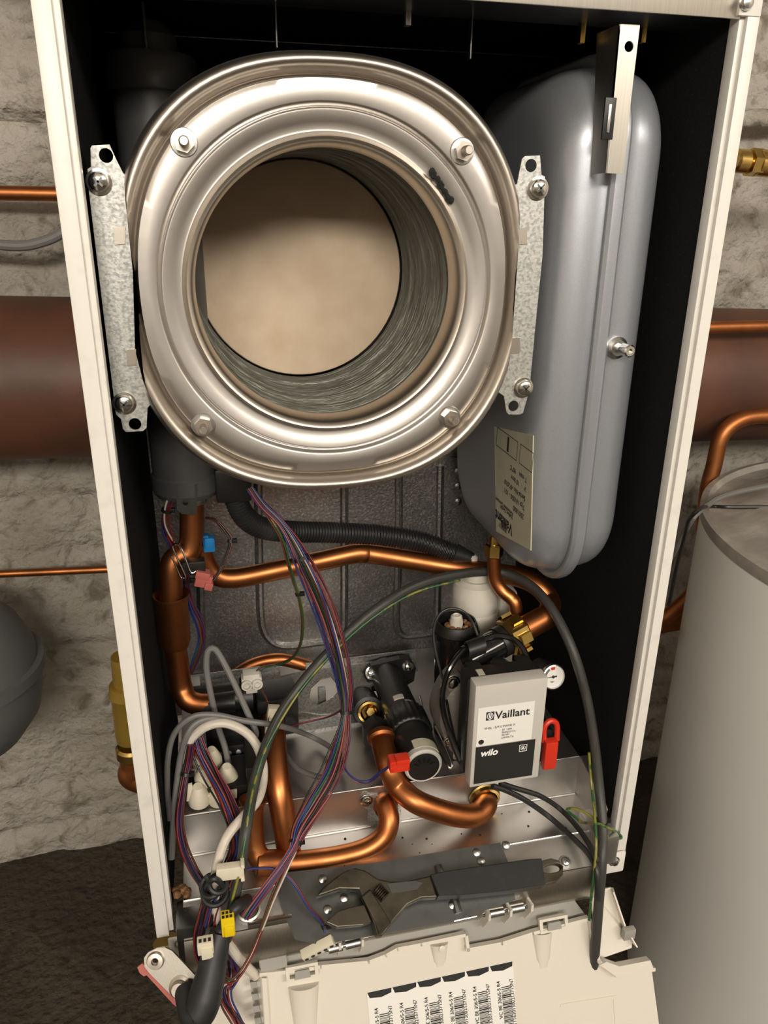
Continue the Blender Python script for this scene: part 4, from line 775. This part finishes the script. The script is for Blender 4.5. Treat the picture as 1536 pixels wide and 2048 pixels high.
# ================================================================ plugs
q = at(503, 1361, .15); t = plug('pale_connector', 'pale two-pole plug with round sockets on the hydraulic block', q, (.02, .012, .012), 'white_plastic', extra=[((-.008, -.006, .005), (.008, .006, .01)), ((-.006, -.006, -.011), (.005, .006, -.005))])
for s in (-1, 1): MB().lathe([(.0052, 0), (.0052, .004), (.0036, .004), (.0036, .001), (.0016, .001), (.0016, .003)], q+Vector((s*.0052, -.006, 0)), (0, -1, .2), 20).build('socket_ring', 'white_plastic', t)
plug('pale_connector', 'tall pale in-line plug hanging below the two-pole plug', at(544, 1440, .1), (.011, .008, .03), 'cream_plastic', rot=.18, extra=[((-.004, -.006, -.012), (.004, -.003, .008)), ((-.0035, -.004, -.024), (.0035, .004, -.014))])
plug('pale_connector', 'flat pale plug lying across the white cable', at(460, 1742, -.02), (.022, .007, .0125), 'cream_plastic', rot=.05, extra=[((.0085, -.0045, .005), (.0115, .004, .0085)), ((.0085, -.0045, -.0085), (.0115, .004, -.005))])
t = plug('yellow_connector', 'yellow multi-pole plug hanging at the lower left', at(456, 1846, -.045), (.0105, .009, .019), 'yellow_plastic', extra=[((-.003, -.0062, -.008), (.0045, -.004, .002))])
c0 = at(456, 1846, -.045)
for i in range(3):
    for j in range(2): MB().box(c0+Vector((-.0042+.003*i, -.0035+.0038*j, .0093)), c0+Vector((-.0022+.003*i, -.0012+.0038*j, .0099))).build('pin_hole', 'ink', t, smooth=0)
t = plug('pale_connector', 'small pale three-pole plug above the igniter boot', at(411, 1890, -.048), (.0125, .008, .0125), 'cream_plastic', extra=[((-.0035, -.0055, -.0095), (.0055, -.002, .001))])
c0 = at(411, 1890, -.048)
for i in range(3): MB().box(c0+Vector((-.0048+.0036*i, -.0025, .006)), c0+Vector((-.0026+.0036*i, .0005, .0067))).build('pin_hole', 'ink', t, smooth=0)
plug('pale_connector', 'pale strip plug with five holes on the plastic cover edge', at(636, 1896, -.042), (.029, .008, .0075), 'cream_plastic', rot=-.42, tilt=.3, pins=5)
# textile knot around the white cable
t = thing('cable_wrap', 'black rubber tie knotted around the white cable', 'cable tie', at(428, 1776, -.016))
for k, (px, py, r0) in enumerate(((423, 1772, .0085), (430, 1785, .0098), (436, 1768, .007))):
    q = at(px, py, -.016-.002*k); n_ = Vector((.3*k-.3, -.6, 1)).normalized(); e1 = n_.orthogonal().normalized(); e2 = n_.cross(e1)
    MB().rings([[q+(e1*math.cos(2*PI*i/20)+e2*math.sin(2*PI*i/20))*(r0+.0022*math.cos(2*PI*j/8))+n_*.003*math.sin(2*PI*j/8) for j in range(8)] for i in range(20)], closed=True).build('wrap_turn', 'black_rubber', t)
MB().tube(tp([(412, 1752, -.02), (420, 1762, -.024), (428, 1758, -.026), (440, 1764, -.024), (446, 1775, -.02)]), .0024, 8).build('wrap_end', 'black_rubber', t)
# ================================================================ igniter
I0 = Vector((0, -.075, -.07)); IN = Vector((-.1, -.85, .5)).normalized()
def ig(px, py, h=0): return onplane(px, py, I0, IN)+IN*h
t = thing('igniter', 'ignition electrode plate with black rubber boot hanging at the lower left', 'igniter', ig(360, 1960))
out = [(288, 1916), (296, 1905), (312, 1897), (330, 1895), (344, 1902), (378, 1938), (400, 1962), (392, 1990), (372, 2018), (350, 1998), (300, 1948), (289, 1934)]
c1 = ig(311, 1921); ei1 = IN.orthogonal().normalized(); ei2 = IN.cross(ei1)
MB().prism([ig(*p) for p in out], -IN*.0025, [circ(c1, .0026, ei1, ei2)]).build('electrode_plate', 'steel_brushed', t, smooth=0)
MB().lathe([(.0028, .0005), (.003, .003), (.0062, .0028), (.0072, .0005), (.0072, 0)], c1, IN, 24, (False, False)).build('eyelet', 'steel_rim', t)
c2 = ig(360, 1972); MB().lathe([(.0085, 0), (.0085, .003), (.0065, .004), (.0065, .008), (.0055, .009)], c2, IN, 24).build('ceramic_socket', 'steel_rim', t)
MB().prism([ig(273, 1938, -.003), ig(283, 1930, -.003), ig(292, 1938, -.003), ig(350, 2002, -.003), ig(371, 2026, -.003), ig(366, 2030, -.003), ig(345, 2012, -.003), ig(292, 1954, -.003), ig(286, 1956, -.003), ig(278, 1950, -.003)], -IN*.003).build('gasket', 'pink_plastic', t, smooth=0)
bt = MB().tube([ig(372, 1975, .004), ig(378, 1988, .012), ig(390, 2004, .017), ig(402, 2004, .018), ig(412, 1985, .018), ig(422, 1950, .017), ig(432, 1905, .016), ig(440, 1870, .016), ig(445, 1848, .016)],
               lambda u: .0085 if u < .15 else .0085+.005*min(1, (u-.15)/.22) if u < .55 else .0135-.0055*((u-.55)/.45), 20, sub=10).build('rubber_boot', 'black_rubber', t)
MB().tube([ig(444, 1852, .016), ig(452, 1835, .016), at(470, 1818, -.04), at(486, 1806, -.03), at(494, 1800, -.02)], .0048, 14).build('ignition_lead', 'black_rubber', t)
# round cable gland in the ledge
q = ledge(497, 1818, .001); t = thing('cable_gland', 'round black cable gland with metal rim at the left of the tray ledge', 'cable gland', q)
nl = Vector((0, -.5, .866))
MB().lathe([(.0095, 0), (.0105, .001), (.0105, .003), (.0088, .0035)], q, nl, 28, (False, False)).build('metal_rim', 'steel_rim', t)
MB().lathe([(.0088, 0), (.0085, .004), (.0055, .0045), (.005, 0)], q, nl, 28).build('rubber_core', 'black_rubber', t)
tag(MB().box(ledge(515, 1850, .001)-Vector((.008, .002, .001)), ledge(570, 1838, .001)+Vector((.006, .002, .003)), .0008).build('metal_strip', 'zinc'), 'small bright metal strip right of the round cable gland', 'strip')
# ================================================================ hinged plastic electronics box
PN = Vector((0, -.92, .40)).normalized(); PP = Vector((0, -.03, -.045))
def pc(px, py, h=0): return onplane(px, py, PP, PN)+PN*h
def pcl(l, h=0): return [pc(a, b, h) for a, b in l]
t = cov = thing('electronics_box', 'cream plastic electronics box hinged open below the boiler', 'control box', pc(920, 1990))
top = [(520, 1946), (600, 1938), (640, 1930), (735, 1921), (770, 1908), (793, 1895), (840, 1886), (926, 1868), (930, 1897), (1000, 1884), (1062, 1864), (1172, 1836), (1190, 1919), (1226, 1948), (1303, 1936), (1330, 2140)]
MB().prism(pcl(top+[(535, 2140)]), -PN*.004).build('rear_cover', 'box_plastic', t, smooth=0)
# raised wall following the top edge
for i in range(len(top)-2):
    a, b = pc(*top[i]), pc(*top[i+1]); d = (b-a).normalized(); up = PN.cross(d).normalized()
    if up.z < 0: up = -up
    MB().prism([a-d*.0008, b+d*.0008, b+d*.0008+up*.003, a-d*.0008+up*.003], PN*.006).build('edge_wall', 'box_plastic', cov, smooth=0)
    MB().prism([a-d*.0005, b+d*.0005, b+d*.0005+PN*.0055, a-d*.0005+PN*.0055], up*.0001).build('edge_lip', 'box_plastic', cov, smooth=0) if False else None
MB().prism(pcl([(523, 1950), (535, 2140), (546, 2140), (533, 1950)]), PN*.005).build('edge_wall', 'box_plastic', cov, smooth=0)
# hinge ledge behind the edge: cover plastic, its shade painted in as grey
led = [(518, 1918), (570, 1908), (640, 1900), (735, 1880), (800, 1858), (905, 1832), (1000, 1826), (1060, 1815), (1150, 1800), (1176, 1835), (1062, 1866), (1000, 1888), (928, 1900), (793, 1905), (640, 1936), (520, 1950)]
MB().prism(pcl(led, -.006), -PN*.003).build('hinge_ledge', 'box_grey', cov, smooth=0)
MB().prism(pcl([(518, 1918), (572, 1907), (574, 1930), (522, 1942)], .0), PN*.003).build('corner_block', 'box_grey', cov, smooth=0)
MB().prism(pcl([(405, 2010), (440, 1975), (500, 1955), (530, 1950), (545, 2140), (380, 2140)], -.012), -PN*.002).build('side_flap', 'box_plastic', cov, smooth=0)
for k in range(7): MB().prism(pcl([(500+k*3, 1965+k*24), (512+k*3, 1963+k*24), (515+k*3, 1975+k*24), (502+k*3, 1977+k*24)], -.004), PN*.004).build('cable_comb', 'box_grey', cov, smooth=0)
# moulded domes and latches
for px, py, w_, l_ in ((1084, 1862, .0098, .034), (878, 1886, .0085, .021), (607, 1968, .0135, .06)):
    a = pc(px, py); dn = (pc(px+2, py+40)-a).normalized(); sd = PN.cross(dn)
    rs = []
    for k in range(9):
        u = k/8; r = w_*(1-.45*u)*(1 if u < .85 else .7); c_ = a+dn*l_*u
        rs.append([c_+sd*r*math.cos(PI*j/8)+PN*r*.75*(1-.7*u)*math.sin(PI*j/8) for j in range(9)])
    MB().rings(rs).build('moulded_dome', 'box_plastic', cov, smooth=50)
MB().lathe([(.0028, 0), (.0028, .001), (.002, .0014)], pc(880, 1890, .006), PN, 16).build('push_pin', 'box_plastic', cov)
for px, py in ((1102, 1843), (603, 1938)):
    a = pc(px, py, .003); ex = (pc(px+40, py-8)-pc(px, py)).normalized(); ey = PN.cross(ex)
    lt_ = MB().prism([a-ex*.014-ey*.006, a+ex*.014-ey*.006, a+ex*.014+ey*.007, a-ex*.014+ey*.007], PN*.004, [[a-ex*.011-ey*.003, a+ex*.011-ey*.003, a+ex*.011+ey*.0045, a-ex*.011+ey*.0045]]).build('latch_loop', 'box_plastic', cov, smooth=0)
    MB().prism([a-ex*.007-ey*.004+PN*.002, a+ex*.007-ey*.004+PN*.002, a+ex*.006+ey*.003+PN*.002, a-ex*.006+ey*.003+PN*.002], PN*.003).build('latch_hook', 'box_grey', lt_, smooth=0)
# hinges: steel pins in plastic knuckles
for pts, ribs in ((((955, 1816), (1042, 1799)), ((963, 1830), (1005, 1822), (1046, 1812))), (((645, 1884), (720, 1866)), ((672, 1886), (716, 1880)))):
    a, b = pc(*pts[0], .014), pc(*pts[1], .014); d = b-a
    hg = MB().cyl(a, b, .0018, n=12).build('hinge_pin', 'chrome', cov)
    for u0, u1 in ((.1, .46), (.54, .92)): MB().cyl(a+d*u0, a+d*u1, .0042, n=18).build('hinge_sleeve', 'zinc', hg)
    for px, py in ribs:
        c_ = pc(px, py, 0); ex = d.normalized()
        MB().prism([c_-PN*.004+Vector((0, 0, .016)), c_+PN*.018+Vector((0, 0, .012)), c_+PN*.018+Vector((0, 0, .004)), c_+PN*.006-Vector((0, 0, .012)), c_-PN*.004-Vector((0, 0, .012))], ex*.0022).build('hinge_rib', 'box_plastic', cov, smooth=0)
for p, q in (((905, 1838), (950, 1828)), ((722, 1872), (760, 1862))): MB().cyl(pc(*p, .004), pc(*q, .004), .0013, n=10).build('hinge_rod', 'chrome', cov)
# right-hand side pocket
sp_ = MB().prism([pc(1196, 1795, -.014), pc(1238, 1788, -.014), pc(1252, 1858, -.01), pc(1268, 1890, -.004), pc(1268, 1900, -.004), pc(1196, 1925, -.004)], -PN*.002).build('side_pocket', 'box_plastic', cov, smooth=0)
MB().prism([pc(1238, 1788, -.014), pc(1252, 1858, -.01), pc(1268, 1890, -.004), pc(1268, 1890, .005), pc(1250, 1855, .0), pc(1232, 1790, -.006)], Vector((.0015, 0, 0))).build('pocket_wall', 'box_plastic', cov, smooth=0)
MB().prism([pc(1192, 1921, 0), pc(1226, 1946, 0), pc(1300, 1934, 0), pc(1292, 1912, 0), pc(1230, 1924, 0), pc(1205, 1915, 0)], PN*.008).build('pocket_sill', 'box_plastic', cov, smooth=0)
MB().box(pc(1256, 1865, .001)-Vector((.006, .003, .006)), pc(1256, 1865, .001)+Vector((.006, .003, .006)), .001).build('pocket_clip', 'box_grey', cov)
fr_ = pcl([(1120, 2008), (1232, 1990), (1243, 2140), (1236, 2140), (1226, 1997), (1120, 2014)]); MB().prism(fr_, PN*.0006).build('moulded_frame', 'box_plastic', cov, smooth=0)
# barcode sticker
sk = MB().prism(pcl([(733, 1984), (1025, 1921), (1040, 2140), (748, 2140)], .0002), PN*.0003).build('barcode_sticker', 'paper', cov, smooth=0)
sa, sb = pc(733, 1984, .0006), pc(1025, 1921, .0006); sx = (sb-sa); SW = sx.length; sx.normalize(); sy = PN.cross(sx).normalized()
if sy.z > 0: sy = -sy
for i in range(6):
    c0 = sa+sx*SW*(i/6)
    g = SW/6
    MB().prism([c0+sx*g*.02+sy*.0005, c0+sx*g*.98+sy*.0005, c0+sx*g*.96+sy*.0045, c0+sx*g*.55+sy*.0068, c0+sx*g*.1+sy*.0055], PN*.0001).build('printed_chevron', 'ink', sk, smooth=0)
    m = MB(); rnd = random.Random(5); y = .0215 + .0; z0 = c0+sx*g*.42
    while y < .075:
        w_ = rnd.choice((.0004, .0004, .0008, .0012)); m.prism([z0+sy*y, z0+sx*.009+sy*y, z0+sx*.009+sy*(y+w_), z0+sy*(y+w_)], PN*.0001); y += w_+rnd.choice((.0005, .0005, .0009))
    o = m.build('barcode', 'ink', sk, smooth=0); o['kind'] = 'stuff'
    text('VC BE 306/5-5 R4', c0+sx*g*.38+sy*.0495, -sy, -sx, .0046, 'ink', sk, .00005)
    text('21116301300213715N7', c0+sx*g*.93+sy*.0605, -sy, -sx, .0046, 'ink', sk, .00003)
# ================================================================ adjustable wrench
WN = Vector((0, -.5, .866)); WP = Vector((0, -.02, .026))
def wr(x, y, h=0): return onplane(600+x/2.0757, 1640+y/2.0757, WP, WN)+WN*h
t = thing('adjustable_wrench', 'dark steel adjustable wrench with black grip lying on the tray ledge', 'wrench', wr(500, 300))
def slab(l, h0, h1, name, mt, par, holes=(), bev=0):
    return MB().prism([wr(a, b, h0) for a, b in l], WN*(h1-h0), [[wr(a, b, h0) for a, b in h] for h in holes]).build(name, mt, par, smooth=0)
def bevelmod(o, w_):
    b_ = o.modifiers.new('bevel', 'BEVEL'); b_.width = w_; b_.segments = 2; b_.limit_method = 'ANGLE'; b_.angle_limit = math.radians(50)
bevelmod(slab([(65, 330), (95, 290), (150, 245), (190, 222), (225, 212), (265, 222), (320, 258), (370, 268), (430, 268), (535, 243), (562, 332), (495, 336), (440, 362), (385, 425), (335, 490), (312, 494), (300, 440), (262, 350), (240, 300), (160, 298)], .0, .011, 'head', 'tool_steel', t), .0012)
bevelmod(slab([(105, 434), (160, 387), (215, 370), (262, 362), (292, 432), (250, 446), (150, 454)], .001, .010, 'moving_jaw', 'tool_steel', t), .001)
bevelmod(slab([(250, 330), (285, 300), (372, 440), (322, 488), (306, 440)], .002, .0125, 'jaw_slide', 'tool_steel', t), .001)
slab([(355, 278), (470, 266), (500, 275), (480, 300), (375, 318)], .0108, .0116, 'handle_recess', 'dark_plate', t)
w0, w1 = wr(312, 298, .0115), wr(350, 338, .0115); pr = []; Lw = (w1-w0).length
for k in range(6): pr += [(.0035, Lw*k/6), (.0055, Lw*(k+.3)/6), (.0055, Lw*(k+.6)/6), (.0035, Lw*(k+.9)/6)]
MB().lathe(pr, w0, w1-w0, 18).build('worm_screw', 'tool_steel', t)
text('CHROME', wr(400, 312, .0117), wr(470, 300)-wr(400, 312), wr(400, 280)-wr(400, 312), .0042, 'tool_steel', t) if False else None
gp_ = [(530, 244), (600, 228), (760, 206), (930, 181), (985, 178), (1002, 284), (880, 305), (700, 325), (565, 332)]
bevelmod(slab(gp_, -.001, .015, 'grip', 'grip_rubber', t), .004)
el = [(1035+40*math.cos(2*PI*k/18), 212+20*math.sin(2*PI*k/18)-6*math.cos(2*PI*k/18)) for k in range(18)]
bevelmod(slab([(980, 184), (1030, 171), (1062, 180), (1080, 205), (1078, 240), (1055, 265), (998, 280)], .001, .010, 'hanging_eye', 'tool_steel', t, [el]), .001)

# ================================================================ groups of alike things
GR = {'copper_pipe': 'plain copper pipes', 'black_cable': 'black cables around the pump', 'grey_cable': 'grey cables', 'pale_connector': 'pale plugs on the loose wiring',
      'wire_bundle': 'bundles of coloured wires', 'wire_pair': 'thin wire pairs', 'sheet_tab': 'small tabs under the top rail'}
for o in C.objects:
    g = GR.get(o.name.split('.')[0])
    if g and not o.parent: o['group'] = g
